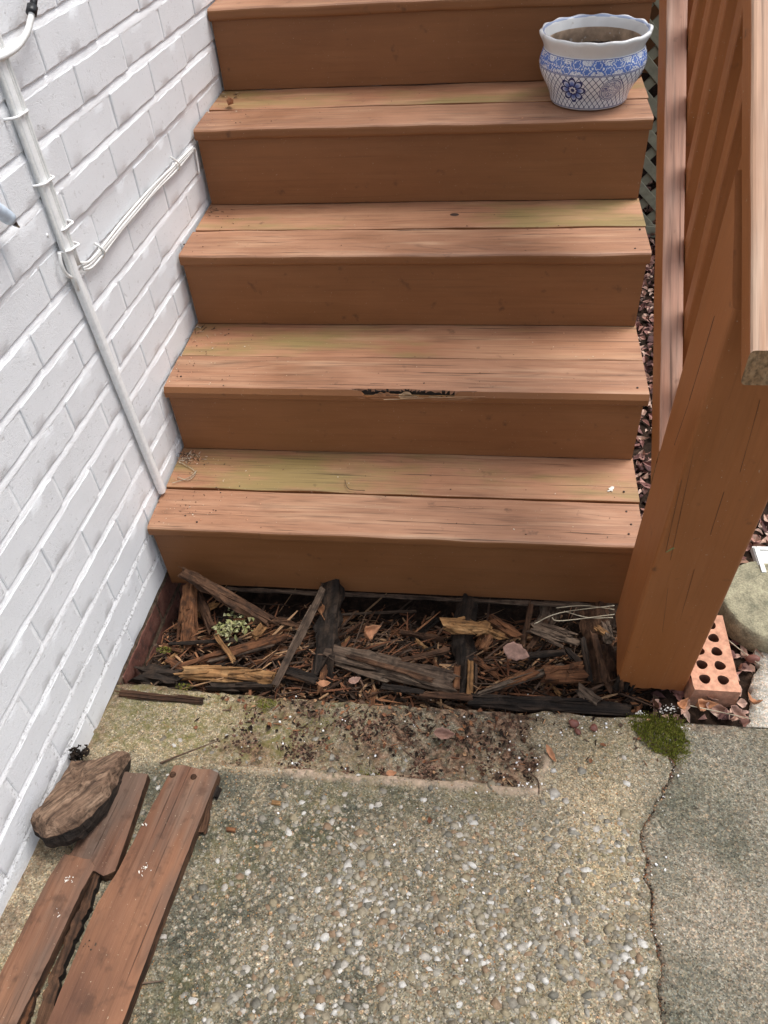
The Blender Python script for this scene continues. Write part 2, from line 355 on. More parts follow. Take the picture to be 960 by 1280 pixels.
def shard(name, A, B, w, t, mat, parent=None, rag=0.4, seed=1, taper=(1.0, 1.0), up=(0, 0, 1), n=12, rough=0.12, bend=0.0, smooth=False):
    """splintered length of wood from A to B, w wide and t thick, ragged at its ends"""
    A = Vector(A); B = Vector(B); L = (B - A).length; rg = random.Random(seed); vs = []; fs = []
    m = 10; ph = [2 * math.pi * j / m for j in range(m)]
    fib = [rg.uniform(-1, 1) for _ in ph]; fib2 = [rg.uniform(-1, 1) for _ in ph]
    for i in range(n + 1):
        s = i / n; x = -L/2 + L * s; k = taper[0] + (taper[1] - taper[0]) * s
        for j, a in enumerate(ph):
            cy = math.copysign(abs(math.cos(a)) ** 0.5, math.cos(a)); cz = math.copysign(abs(math.sin(a)) ** 0.5, math.sin(a))
            nz = 1 + rough * 2 * mn.noise(Vector((x * 25 + seed * 3.1, j * 1.7, seed)))
            y = cy * w/2 * k * nz; z = cz * t/2 * k * nz + bend * math.sin(math.pi * s)
            xx = x
            if s < 0.16: xx += rag * w * fib[j] * (1 - s / 0.16)
            if s > 0.84: xx += rag * w * fib2[j] * (s - 0.84) / 0.16
            vs.append((xx, y + 0.25 * w * mn.noise(Vector((x * 7, seed * 1.3, 2.2))), z))
    for i in range(n):
        for j in range(m):
            a = i * m + j; b = i * m + (j + 1) % m; fs.append((a, a + m, b + m, b))
    ca = len(vs); vs.append((-L/2 + rag * w * 0.3, 0, 0)); vs.append((L/2 - rag * w * 0.3, 0, 0))
    for j in range(m):
        fs.append((ca, j, (j + 1) % m)); fs.append((ca + 1, n * m + (j + 1) % m, n * m + j))
    o = mobj(name, vs, fs, mat, parent, smooth)
    return place(o, (A + B) / 2, B - A, up)
def tube(name, pts, r, mat, parent=None, sides=8, smooth=True, taper=1.0):
    pts = [Vector(q) for q in pts]; vs = []; fs = []; o = sum(pts, Vector()) / len(pts)
    prev = None
    for i, q in enumerate(pts):
        d = (pts[min(i + 1, len(pts) - 1)] - pts[max(i - 1, 0)]).normalized()
        if prev is None: u = d.orthogonal().normalized()
        else: u = (prev - d * prev.dot(d)).normalized()
        prev = u; v = d.cross(u); rr = r * (1 + (taper - 1) * i / (len(pts) - 1))
        for j in range(sides):
            a = 2 * math.pi * j / sides; vs.append(q - o + (u * math.cos(a) + v * math.sin(a)) * rr)
    for i in range(len(pts) - 1):
        for j in range(sides):
            a = i * sides + j; b = i * sides + (j + 1) % sides; fs.append((a, b, b + sides, a + sides))
    fs.append(tuple(range(sides - 1, -1, -1))); fs.append(tuple((len(pts) - 1) * sides + j for j in range(sides)))
    ob = mobj(name, vs, fs, mat, parent, smooth); ob.location = o; return ob
def smoothpath(pts, n=8):
    pts = [Vector(q) for q in pts]; out = []
    P = [pts[0]] + pts + [pts[-1]]
    for i in range(1, len(P) - 2):
        for k in range(n):
            t = k / n; a, b, c, d = P[i - 1], P[i], P[i + 1], P[i + 2]
            out.append(0.5 * ((2 * b) + (c - a) * t + (2 * a - 5 * b + 4 * c - d) * t * t + (3 * b - a - 3 * c + d) * t ** 3))
    out.append(pts[-1]); return out
def lathe(name, prof, mat, parent=None, seg=96, mod=None, smooth=True):
    vs = []; fs = []; m = len(prof)
    for i in range(seg):
        a = 2 * math.pi * i / seg
        for j, (r, z) in enumerate(prof):
            if mod: r, z = mod(a, r, z, j)
            vs.append((r * math.cos(a), r * math.sin(a), z))
    for i in range(seg):
        for j in range(m - 1):
            a = i * m + j; b = ((i + 1) % seg) * m + j; fs.append((a, b, b + 1, a + 1))
    return mobj(name, vs, fs, mat, parent, smooth)
ICO = []
def ico_mesh():
    bm = bmesh.new(); bmesh.ops.create_icosphere(bm, subdivisions=1, radius=1.0)
    v = [tuple(x.co) for x in bm.verts]; f = [tuple(x.index for x in g.verts) for g in bm.faces]; bm.free(); return v, f
ICO = ico_mesh()
OCT = ([(1, 0, 0), (-1, 0, 0), (0, 1, 0), (0, -1, 0), (0, 0, 1), (0, 0, -1)], [(0, 2, 4), (2, 1, 4), (1, 3, 4), (3, 0, 4), (2, 0, 5), (1, 2, 5), (3, 1, 5), (0, 3, 5)])
class Heap:
    """many small pieces collected into one mesh"""
    def __init__(s): s.v = []; s.f = []
    def blob(s, c, sx, sy, sz, rz, rg, src=ICO, jit=0.25):
        b = len(s.v); cr, sr = math.cos(rz), math.sin(rz)
        for (x, y, z) in src[0]:
            k = 1 + rg.uniform(-jit, jit); X, Y, Z = x * sx * k, y * sy * k, z * sz * k
            s.v.append((c[0] + X * cr - Y * sr, c[1] + X * sr + Y * cr, c[2] + Z))
        s.f += [tuple(i + b for i in f) for f in src[1]]
    def splint(s, A, d, w, t, rg):
        b = len(s.v); A = Vector(A); d = Vector(d); L = d.length
        side = d.cross(Vector((rg.uniform(-.4, .4), rg.uniform(-.4, .4), 1))).normalized(); upv = side.cross(d).normalized()
        for k, sc in ((0, rg.uniform(.3, 1)), (0.5, rg.uniform(.8, 1.2)), (1, rg.uniform(.1, .8))):
            for (p, q) in ((-1, -1), (1, -1), (1, 1), (-1, 1)):
                s.v.append(tuple(A + d * (k + rg.uniform(-.07, .07)) + side * p * w * .5 * sc + upv * q * t * .5 * sc))
        for i in (0, 4):
            for j in range(4): s.f.append((b + i + j, b + i + (j + 1) % 4, b + i + 4 + (j + 1) % 4, b + i + 4 + j))
        s.f.append((b + 3, b + 2, b + 1, b)); s.f.append((b + 8, b + 9, b + 10, b + 11))
    def leaf(s, c, L, W, rg, curl=0.4, tilt=0.5):
        b = len(s.v); R = Euler((rg.uniform(-tilt, tilt), rg.uniform(-tilt, tilt), rg.uniform(0, 6.28))).to_matrix(); c = Vector(c)
        cu = rg.uniform(-curl, curl); cv = rg.uniform(0, curl * 1.5)
        for i, (x, wd) in enumerate(((-.5, .06), (-.2, .8), (.12, 1.0), (.5, .05))):
            for y in (-.5, 0, .5):
                s.v.append(tuple(c + R @ Vector((x * L, y * W * wd, cu * L * x * x * 2 + cv * W * abs(y) * wd + rg.uniform(-.03, .03) * L))))
        for i in range(3):
            for j in range(2):
                a = b + i * 3 + j; s.f.append((a, a + 1, a + 4, a + 3))
    def build(s, name, mat, parent=None, smooth=False): return mobj(name, s.v, s.f, mat, parent, smooth)
def leaf_obj(name, loc, L, W, rot, mat, curl=0.3, fold=0.4, seed=1):
    vs = []; fs = []; n = 10
    for i in range(n + 1):
        x = i / n; wd = max(0.03, math.sin(math.pi * min(1, x ** 0.8)) ** 0.8) * (1 + 0.12 * math.sin(i * 2.3 + seed))
        for j in range(7):
            y = (j - 3) / 6
            vs.append(((x - .5) * L, y * W * wd, curl * L * (x - .5) ** 2 * 2 + fold * W * abs(y) * wd + 0.06 * W * mn.noise(Vector((x * 6, y * 4, seed)))))
    for i in range(n):
        for j in range(6):
            a = i * 7 + j; fs.append((a, a + 1, a + 8, a + 7))
    o = mobj(name, vs, fs, mat, None, True); o.location = loc; o.rotation_euler = rot
    so_ = o.modifiers.new('solid', 'SOLIDIFY'); so_.thickness = 0.0008
    return o

# ================================================================== SETTING: ground, concrete
def crack_x(y):
    pts = [(-0.30, 1.205), (-0.36, 1.198), (-0.422, 1.190), (-0.50, 1.145), (-0.562, 1.112), (-0.64, 1.106), (-0.72, 1.108), (-0.80, 1.104), (-0.87, 1.098), (-1.1, 1.085), (-3.5, 1.05)]
    for (a, xa), (b, xb) in zip(pts, pts[1:]):
        if y >= b:
            t = (y - a) / (b - a); x = xa + (xb - xa) * t; break
    else: x = 1.05
    return x + 0.007 * mn.noise(Vector((y * 28, 3.3, 0))) + 0.005 * mn.noise(Vector((y * 75, 7.3, 0))) + 0.003 * mn.noise(Vector((y * 190, 1.3, 0)))
def sm(a, b, x):
    t = max(0.0, min(1.0, (x - a) / (b - a))); return t * t * (3 - 2 * t)
def pad_edge_y(x): return -0.309 + 0.010 * mn.noise(Vector((x * 9, 1.1, 0))) + 0.004 * mn.noise(Vector((x * 45, 1.1, 4)))
def lip_m(x, y):
    ey = -0.492 + 0.006 * mn.noise(Vector((x * 12, 5, 9))) + .005 * mn.noise(Vector((x * 50, 5, 9))); ex = 0.930 + 0.030 * mn.noise(Vector((y * 20, 0, 9))) + .012 * mn.noise(Vector((y * 70, 0, 9)))
    a = (1 - min(1, abs(y - ey + .003) / 0.017)) * sm(.30, .5, x) * (1 - sm(ex - .02, ex + .01, x))
    b = (1 - min(1, abs(x - ex) / 0.014)) * sm(ey - .01, ey, y) * (1 - sm(-.42, -.40, y))
    return max(0, max(a, .6 * b)) * (.75 + .8 * mn.noise(Vector((x * 26, y * 26, 3))))
def pad_h(x, y):
    z = padz(max(y, -1.05))
    # shallow recess where the old bottom step stood
    ex = 0.930 + 0.030 * mn.noise(Vector((y * 20, 0, 9))) + .012 * mn.noise(Vector((y * 70, 0, 9))); ey = -0.492 + 0.006 * mn.noise(Vector((x * 12, 5, 9))) + .005 * mn.noise(Vector((x * 50, 5, 9)))
    rec = sm(ey, ey + 0.012, y) * (1 - sm(ex - 0.03, ex, x)) * sm(0.16, 0.24, x)
    z -= 0.012 * rec
    # worn mortar lip round the recess
    z += 0.009 * lip_m(x, y)
    z += rec * (0.005 * mn.noise(Vector((x * 24, y * 24, 6))) + 0.004 * mn.noise(Vector((x * 60, y * 60, 7))))
    z += 0.0022 * fbm((x, y, 0), 9, 3) + 0.0012 * mn.noise(Vector((x * 70, y * 70, 2)))
    return z, rec
def grid_slab(name, us, ys, xl, xr, hfun, mat, depth, attrs):
    vs = []; fs = []; attrs.setdefault('lip', lambda x, y: 0.0); A = {k: [] for k in ('dark', 'moss', 'dirt', 'aggr', 'lip')}
    nu = len(us)
    for iy, y in enumerate(ys):
        for u in us:
            yy = y
            x = xl(y) + (xr(y) - xl(y)) * u
            if iy == len(ys) - 1: yy = attrs['edge'](x)
            z = hfun(x, yy); vs.append((x, yy, z))
            for k in A: A[k].append(max(0.0, min(1.0, attrs[k](x, yy))))
    for i in range(len(ys) - 1):
        for j in range(nu - 1):
            a = i * nu + j; fs.append((a, a + 1, a + nu + 1, a + nu))
    # skirts
    def skirt(idx):
        b = len(vs)
        for q in idx:
            x, y, z = vs[q]; vs.append((x, y, z - depth))
            for k in A: A[k].append(A[k][q] if k != 'dirt' else 0.7)
        for a in range(len(idx) - 1): fs.append((idx[a], b + a, b + a + 1, idx[a + 1]))
    top = [(len(ys) - 1) * nu + j for j in range(nu)]
    skirt(list(reversed(top)))
    skirt([i * nu + nu - 1 for i in range(len(ys))][::1]); skirt([i * nu for i in range(len(ys))][::-1])
    o = mobj(name, vs, fs, mat, None, True)
    for k in A:
        at_ = o.data.attributes.new(k, 'FLOAT', 'POINT'); at_.data.foreach_set('value', A[k])
    return tag(fixn(o), kind='structure')
def frange(a, b, n): return [a + (b - a) * i / n for i in range(n + 1)]
YS = [-3.6, -2.6, -1.9, -1.4, -1.2] + frange(-1.06, -0.309, 190)
def n2(x, y, s, o=0.0): return mn.noise(Vector((x * s + o, y * s, o)))
left_attrs = dict(lip=lambda x, y: 1.6 * lip_m(x, y),
    edge=pad_edge_y,
    dark=lambda x, y: 0.35 * max(0, n2(x, y, 6, 21) + .25) * sm(-.50, -.45, y) + (0.48 + 0.48 * (1 - sm(0.38, 0.72, x + 0.16 * n2(x, y, 5) + 0.06 * n2(x, y, 16)))) * (1 - sm(-0.52, -0.48, y)) * sm(0.06, 0.2, x) * (1 - sm(.85, 1.0, x + .06 * n2(x, y, 8))) + 0.55 * max(0, n2(x, y, 11, 6)) + 0.55 * (1 - sm(-0.53, -0.49, y)) * sm(-0.66, -0.53, y) * (1 - sm(0.5, 0.9, x)) + 0.25 * max(0, n2(x, y, 5, 3)) + 0.5 * (1 - sm(0.0, 0.03, crack_x(y) - x)),
    moss=lambda x, y: 0.6 * sm(-0.50, -0.45, y) * (1 - sm(0.35, 0.8, x + .15 * n2(x, y, 9))) + 0.45 * max(0, n2(x, y, 7, 8) + 0.1) + 0.8 * max(0, 1 - math.hypot(x - 0.33, y + 0.325) / 0.035),
    dirt=lambda x, y: (pad_h(x, y)[1] * sm(0.18, 0.36, x + 0.05 * n2(x, y, 9)) * (0.55 + 0.8 * max(-.4, n2(x, y, 14, 2)) + 0.45 * sm(.5, .7, x)) + 0.7 * (1 - sm(0.0, 0.02, -0.309 - y)) * (0.5 + n2(x, y, 30)) + 0.5 * (1 - sm(0.0, 0.025, x))),
    aggr=lambda x, y: sm(0.15, 0.5, x) * (1 - sm(-0.62, -0.50, y)) + 0.25)
left = grid_slab('concrete_path', frange(0, 1, 230), YS, lambda y: -0.06, lambda y: crack_x(y) - 0.002, lambda x, y: pad_h(x, y)[0] - 0.003 * (1 - sm(0.0, 0.006, crack_x(y) - 0.002 - x)), M_CON, 0.075, left_attrs)
left['label'] = 'yellowish exposed-aggregate concrete slab in front of the steps'
right_attrs = dict(edge=lambda x: -0.318 + 0.007 * mn.noise(Vector((x * 60, 8, 0))) + 0.009 * mn.noise(Vector((x * 12, 4, 0))),
    dark=lambda x, y: 0.32 + 0.75 * n2(x, y, 5, 5) + .5 * n2(x, y, 13, 9) + .25 * n2(x, y, 40, 2) + 0.35 * (1 - sm(0, 0.09, x - crack_x(y))), moss=lambda x, y: 0.25 * max(0, n2(x, y, 8, 2)),
    dirt=lambda x, y: 0.45 * (1 - sm(0, 0.03, -0.316 - y)) + 0.3 * (1 - sm(0, 0.012, x - crack_x(y) - 0.004)), aggr=lambda x, y: 0.4)
US2 = frange(0, 0.25, 60) + [0.3, 0.4, 0.6, 0.8, 1.0]
right = grid_slab('concrete_path', US2, YS, lambda y: crack_x(y) - 0.0010 + 0.013 * max(0, mn.noise(Vector((y * 11, 9, 0))) - .05) + .003 * max(0, mn.noise(Vector((y * 60, 2, 0)))), lambda y: 2.7,
                  lambda x, y: padz(max(y, -1.05)) - 0.001 + 0.0018 * fbm((x, y, 3), 8, 3) - 0.002 * (1 - sm(0.0, 0.006, x - crack_x(y) - 0.004)), M_CON2, 0.075, right_attrs)
right['label'] = 'grey smooth concrete slab to the right of the crack'

# one ground sheet, dug out under the bottom step
def ground_h(x, y):
    z = -0.222 + 0.008 * fbm((x, y, 5), 6, 3)
    inpit = sm(-0.36, -0.30, y) * (1 - sm(1.14, 1.22, x)) * (1 - sm(1.55, 1.75, y))
    depth = 0.030 + 0.075 * sm(-0.20, 0.02, y)
    z -= inpit * depth
    z += inpit * 0.016 * fbm((x, y, 1), 14, 3)
    z -= 0.07 * (1 - sm(-0.36, -0.31, y))
    z -= 0.05 * (1 - sm(-0.02, 0.03, x))
    return z
gx = [-80, -20, -5, -1.5, -0.4] + frange(-0.1, 2.0, 140) + [2.3, 3, 5, 9, 20, 80]
gy = [-80, -20, -8, -4, -2, -1] + frange(-0.42, 0.5, 80) + frange(0.53, 2.6, 60) + [3, 4, 6, 10, 20, 80]
vs = [(x, y, ground_h(x, y)) for y in gy for x in gx]
nx = len(gx)
fs = [(j * nx + i, j * nx + i + 1, (j + 1) * nx + i + 1, (j + 1) * nx + i) for j in range(len(gy) - 1) for i in range(nx - 1)]
ground = mobj('ground', vs, fs, M_SOIL, None, True); tag(ground, 'dark bare soil under and beside the steps', kind='structure')

# pale rough concrete beyond the leaf litter on the right
fo = grid_slab('concrete_edging', frange(0, 1, 40), frange(-0.309, -0.12, 40), lambda y: 1.355 + 0.35 * (y + 0.309) * 0.9 + 0.022 * mn.noise(Vector((y * 22, 0, 0))) + .008 * mn.noise(Vector((y * 80, 0, 3))), lambda y: 2.6,
               lambda x, y: -0.200 + 0.009 * fbm((x, y, 2), 22, 3), M_CON3, 0.05,
               dict(edge=lambda x: -0.12, dark=lambda x, y: 0.2, moss=lambda x, y: 0.1, dirt=lambda x, y: 0.5 * max(0, n2(x, y, 20)), aggr=lambda x, y: 0.2))
fo['label'] = 'pale rough concrete edging right of the holed brick'

# pebbles and grit standing proud of the worn slab
rg = random.Random(21); hp = Heap(); cnt = 0
while cnt < 2300:
    x = rg.uniform(0.14, 1.13); y = rg.uniform(-1.05, -0.40)
    d = (1 - sm(-0.66, -0.50, y)) * sm(0.30, 0.58, x + .06 * n2(x, y, 6)) + 0.10
    d *= 0.35 + 0.65 * sm(-0.15, 0.3, n2(x, y, 7, 4))
    if rg.random() > d or x > crack_x(y) - 0.012: continue
    r = rg.choice((0.003, 0.004, 0.005, 0.006, 0.007, 0.008, 0.0095, 0.0115)) * rg.uniform(.85, 1.15); z = pad_h(x, y)[0]
    hp.blob((x, y, z - r * 0.07), r, r * rg.uniform(.55, .95), r * 0.13 + .0003, rg.uniform(0, 6.28), rg, ICO, 0.22); cnt += 1
tag(hp.build('aggregate', M_AGG, left, True), kind='stuff')
hp = Heap(); cnt = 0
while cnt < 9000:
    x = rg.uniform(0.02, 1.19); y = rg.uniform(-1.05, -0.32)
    if x > crack_x(y) - 0.008: continue
    if rg.random() > 0.35 + 0.65 * sm(-0.1, 0.25, n2(x, y, 9, 1)): continue
    r = rg.uniform(0.0010, 0.0022); z = pad_h(x, y)[0]
    hp.blob((x, y, z), r, r * rg.uniform(.7, 1), r * 0.55, rg.uniform(0, 6.28), rg, OCT, 0.25); cnt += 1
tag(hp.build('grit', M_GRIT, left), kind='stuff')

# ================================================================== HOUSE WALL
EYv = Vector((WB, 1, -0.013)).normalized()
Zv = Vector((0, 0, 1)); Yv = Zv.cross(EYv).normalized(); Zv = EYv.cross(Yv)
wall = empty('brick_wall', (0, 0, 0), Matrix((EYv, Yv, Zv)).transposed().to_euler(), 'white painted brick house wall rising along the left of the steps', 'wall')
BH, BL, PITCH, LEN = 0.0655, 0.2185, 0.0791, 0.2277
def brick_mesh(seed, L=BL, H=BH, nu=12, nv=3):
    rg = random.Random(seed); vs = []; fs = []
    us = [-L/2, -L/2 + .0022] + [-L/2 + L * i / nu for i in range(1, nu)] + [L/2 - .0022, L/2]
    vv = [-H/2, -H/2 + .0022] + [-H/2 + H * i / nv for i in range(1, nv)] + [H/2 - .0022, H/2]
    for b in vv:
        for a in us:
            e = (a in (us[0], us[-1])) + (b in (vv[0], vv[-1]))
            d = 0.0013 * (e > 0) + 0.0012 * (e > 1)
            y = d + 0.0011 * mn.noise(Vector((a * 14, b * 14, seed * 2.2))) + rg.uniform(-.0004, .0004)
            ja = 0.0014 * mn.noise(Vector((a * 30, b * 30, seed + 9))); jb = 0.0026 * mn.noise(Vector((a * 30, b * 30, seed + 19))) + 0.0016 * mn.noise(Vector((a * 95, b * 60, seed + 29)))
            vs.append((a + ja, y, b + jb))
    n = len(us)
    for i in range(len(vv) - 1):
        for j in range(n - 1):
            a = i * n + j; fs.append((a, a + 1, a + n + 1, a + n))
    # sides going back
    loop = [j for j in range(n)] + [i * n + n - 1 for i in range(1, len(vv))] + [(len(vv) - 1) * n + j for j in range(n - 2, -1, -1)] + [i * n for i in range(len(vv) - 2, 0, -1)]
    b = len(vs)
    for q in loop: vs.append((vs[q][0], 0.03, vs[q][2]))
    for a in range(len(loop)):
        c = (a + 1) % len(loop); fs.append((loop[a], b + a, b + c, loop[c]))
    me = bpy.data.meshes.new('brick'); me.from_pydata(vs, [], fs); me.materials.append(M_WB)
    me.polygons.foreach_set('use_smooth', [True] * len(me.polygons)); me.set_sharp_from_angle(angle=0.42); return me
BM = [brick_mesh(s) for s in range(10)]
BMR = []
for s in range(4):
    m_ = brick_mesh(40 + s); m_.materials.clear(); m_.materials.append(M_RB); BMR.append(m_)
phase = {0: .213, 1: .311, 2: .191, 3: .357, 4: .216, 5: .346, 6: .238, 7: .363, 8: .246, 9: .358, 10: .252, 11: .143, 12: .028, 13: -.083, 14: .025, 15: -.063, 16: .05}
def zc(k): return 0.947 - PITCH * k + 0.0026
def ph(k):
    if k in phase: return phase[k]
    return (.322 if k % 2 else .208) if k < 0 else (.05 if k % 2 == 0 else -.06)
bp = lambda k: -0.0055 if k <= 3 else 0.0
rg = random.Random(5)
mv = []; mf = []; mv2 = []; mf2 = []
def strip(V, F, pts):
    for q in pts: V.append(q)
    b = len(V) - 4; F.append((b, b + 1, b + 2, b + 3))
U0, U1 = -1.02, 1.62
nb = 0
for k in range(-3, 17):
    z = zc(k); us = ph(k) - LEN * 12
    while us < U1:
        uc = us + LEN / 2
        if uc + LEN/2 > (U0 if k < 15 else -0.5) and uc - LEN/2 < (U1 if k < 15 else 0.7):
            red = k >= 15
            o = bpy.data.objects.new('brick', rg.choice(BMR if red else BM)); link(o, wall); nb += 1
            if red: o['label'] = 'bare red brick below the white paint line'
            o.location = (uc + rg.uniform(-.0015, .0015), bp(k) + rg.uniform(-.0012, .0012), z + rg.uniform(-.0012, .0012))
            o.rotation_euler = (rg.uniform(-.008, .008), rg.uniform(-.006, .006), rg.uniform(-.006, .006))
            if rg.random() < .5: o.scale = (-1, 1, 1) if False else (1, 1, 1)
        # head joint
        V, F = (mv2, mf2) if k >= 15 else (mv, mf)
        jy = bp(k) + 0.0030
        strip(V, F, [(us - .0075, jy, z - BH/2 - .002), (us + .0075, jy, z - BH/2 - .002), (us + .0075, jy, z + BH/2 + .002), (us - .0075, jy, z + BH/2 + .002)])
        us += LEN
    # bed joint below this course: slopes outward from under the brick to the top edge of the next course
    V, F = (mv2, mf2) if k >= 14 else (mv, mf)
    zt = z - BH/2 + .003; zb = z - PITCH + BH/2 - .003; n = int((U1 - U0) / .02); b = len(V)
    for i in range(n + 1):
        u = U0 + (U1 - U0) * i / n; j1 = 0.0022 * mn.noise(Vector((u * 18, k * 3.3, 0))); j2 = 0.0016 * mn.noise(Vector((u * 25, k * 3.3, 5)))
        V.append((u, bp(k) + 0.0072 + j1, zt)); V.append((u, bp(k) + 0.0054 + j1, zt - .0034)); V.append((u, bp(k + 1) + 0.0006 + j2, zb + .0015 + j1)); V.append((u, bp(k + 1) + 0.0012 + j2, zb - .002))
    for i in range(n):
        for j in range(3):
            a = b + i * 4 + j; F.append((a, a + 1, a + 5, a + 4))
mo = mobj('mortar', mv, mf, M_MORT, wall, True); fixn(mo)
mo2 = mobj('mortar', mv2, mf2, M_DM, wall, True); fixn(mo2); mo2['label'] = 'dirty unpainted mortar below the paint line'
# core behind the face, and the courses that carry the wall on past the frame
def boxv(x0, x1, y0, y1, z0, z1):
    return [(x0, y0, z0), (x1, y0, z0), (x1, y1, z0), (x0, y1, z0), (x0, y0, z1), (x1, y0, z1), (x1, y1, z1), (x0, y1, z1)], [(0, 3, 2, 1), (4, 5, 6, 7), (0, 1, 5, 4), (1, 2, 6, 5), (2, 3, 7, 6), (3, 0, 4, 7)]
v_, f_ = boxv(-3.2, 4.2, 0.012, 0.2, -0.45, 3.4); mobj('wall_core', v_, f_, M_MORT, wall)
hv = []; hf = []
src = BM[0]; sv = [tuple(v.co) for v in src.vertices]
SV = [(-BL/2, 0, -BH/2), (BL/2, 0, -BH/2), (BL/2, 0, BH/2), (-BL/2, 0, BH/2), (-BL/2, .02, -BH/2), (BL/2, .02, -BH/2), (BL/2, .02, BH/2), (-BL/2, .02, BH/2)]
SF = [(0, 1, 2, 3), (0, 4, 5, 1), (1, 5, 6, 2), (2, 6, 7, 3), (3, 7, 4, 0)]
for k in range(-30, 15):
    us = ph(k) - LEN * 18
    while us < 4.0:
        uc = us + LEN/2
        inside = (-3 <= k < 17) and uc + LEN/2 > U0 and uc - LEN/2 < U1
        if not inside and -3.0 < uc < 4.0:
            b = len(hv); hv += [(x + uc, y + bp(k), z + zc(k)) for x, y, z in SV]; hf += [tuple(i + b for i in f) for f in SF]
        us += LEN
tag(mobj('brick_courses', hv, hf, M_WB, wall), kind='stuff')

# ================================================================== STAIRS
h_, r_, W_, t_, o_, TL = 0.2050, 0.2722, 1.1533, 0.0290, 0.0080, 0.01388
stairs = empty('wooden_stairs', (0.55, 0, -0.2), None, 'brown painted wooden steps with faded worn treads climbing beside the white wall', 'stairs')
def sp(o): o.parent = stairs; o.matrix_parent_inverse = Matrix.Translation((0.55, 0, -0.2)).inverted(); return o
def xl(y): return WB * y + 0.007
def xr(y): return W_ + 0.0195 * y
def split_board(L, W, T):
    # board whose nosing has rotted into a ragged split with torn fibres left along the front
    NX = 420; r = 0.0085; rows = []
    for i in range(NX + 1):
        x = -L/2 + L * i / NX
        m = sm(-0.125, -0.065, x) * (1 - sm(0.13, 0.215, x)); mt = sm(-0.10, -0.06, x) * (1 - sm(0.17, 0.20, x))
        N = lambda f, o, q=0.0: mn.noise(Vector((x * f, o, q)))
        yc = -W/2 + 0.0105 + 0.0030 * N(22, 1) + 0.0014 * N(70, 2) + .004 * sm(-.02, .18, x) * -1
        hw = (0.0026 + 0.0013 * N(13, 3) + .0006 * N(70, 4)) * m * (1 - .45 * sm(.02, .16, x))
        row = []
        ys = [W/2, W/2 - .003] + [W/2 - .003 - (W - .028) * k / 14 for k in range(1, 15)] + [-W/2 + .025 - .001 * k for k in range(1, 18)]
        for y in ys:
            d = 0.0
            if hw > 0.0004:
                e = abs(y - yc) / hw
                if e < 1.25: d = 0.015 * m * (1 - max(0, (e - .5) / .75))
            if y < yc - hw * .4: d += m * (0.0040 + 0.0030 * N(60, 5) + .0022 * mn.noise(Vector((x * 30, y * 900, 4))))
            zz = T/2 - max(0, d)
            f = (-W/2 + r) - y
            if f > 0: zz -= r - math.sqrt(max(0, r * r - f * f)) if f < r else r
            row.append((x, y, zz + .0004 * mn.noise(Vector((x * 8, y * 20, 3)))))
        yl = -W/2 + m * 0.003 * (0.5 + N(50, 8))
        for k in range(1, 6): row.append((x, yl if k < 3 else -W/2, T/2 - r - m * .003 - (T - r - .003 - m * .003) * k / 5))
        row += [(x, -W/2 + .003, -T/2), (x, W/2, -T/2)]
        rows.append(row)
    k = len(rows[0]); vs = [q for r_w in rows for q in r_w]; fs = []; mi = []
    for i in range(NX):
        x = -L/2 + L * (i + .5) / NX
        m = sm(-0.125, -0.065, x) * (1 - sm(0.13, 0.215, x))
        for j in range(k):
            a = i * k + j; b = i * k + (j + 1) % k; fs.append((a, b, b + k, a + k))
            q0, q1 = rows[i][j], rows[i][(j + 1) % k]
            if j < 32:
                dep = T/2 - (q0[2] + q1[2]) / 2
                yy = (q0[1] + q1[1]) / 2
                ycm = -W/2 + 0.0105 + 0.0030 * mn.noise(Vector((x * 22, 1, 0))) + 0.0014 * mn.noise(Vector((x * 70, 2, 0))) - .004 * sm(-.02, .18, x)
                hwm = (0.0026 + 0.0013 * mn.noise(Vector((x * 13, 3, 0))) + .0006 * mn.noise(Vector((x * 70, 4, 0)))) * m * (1 - .45 * sm(.02, .16, x))
                tn = mn.noise(Vector((x * 24, 9, yy * 300)))
                if hwm > .0006 and abs(yy - ycm) < hwm * 1.05: mi.append(3)
                elif m > .1 and yy < ycm and tn > .25 - .75 * m + .35 * sm(-.02, -.09, x): mi.append(4)
                else: mi.append(0 if yy > -W/2 + .0035 else 2)
            else: mi.append(4 if (m > .5 and j == 32 and mn.noise(Vector((x * 20, 4, 4))) > .05) else 2)
    fs.append(tuple(range(k - 1, -1, -1))); fs.append(tuple(NX * k + j for j in range(k))); mi += [1, 1]
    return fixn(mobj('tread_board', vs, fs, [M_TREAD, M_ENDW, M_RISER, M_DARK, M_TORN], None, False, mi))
rg = random.Random(11)
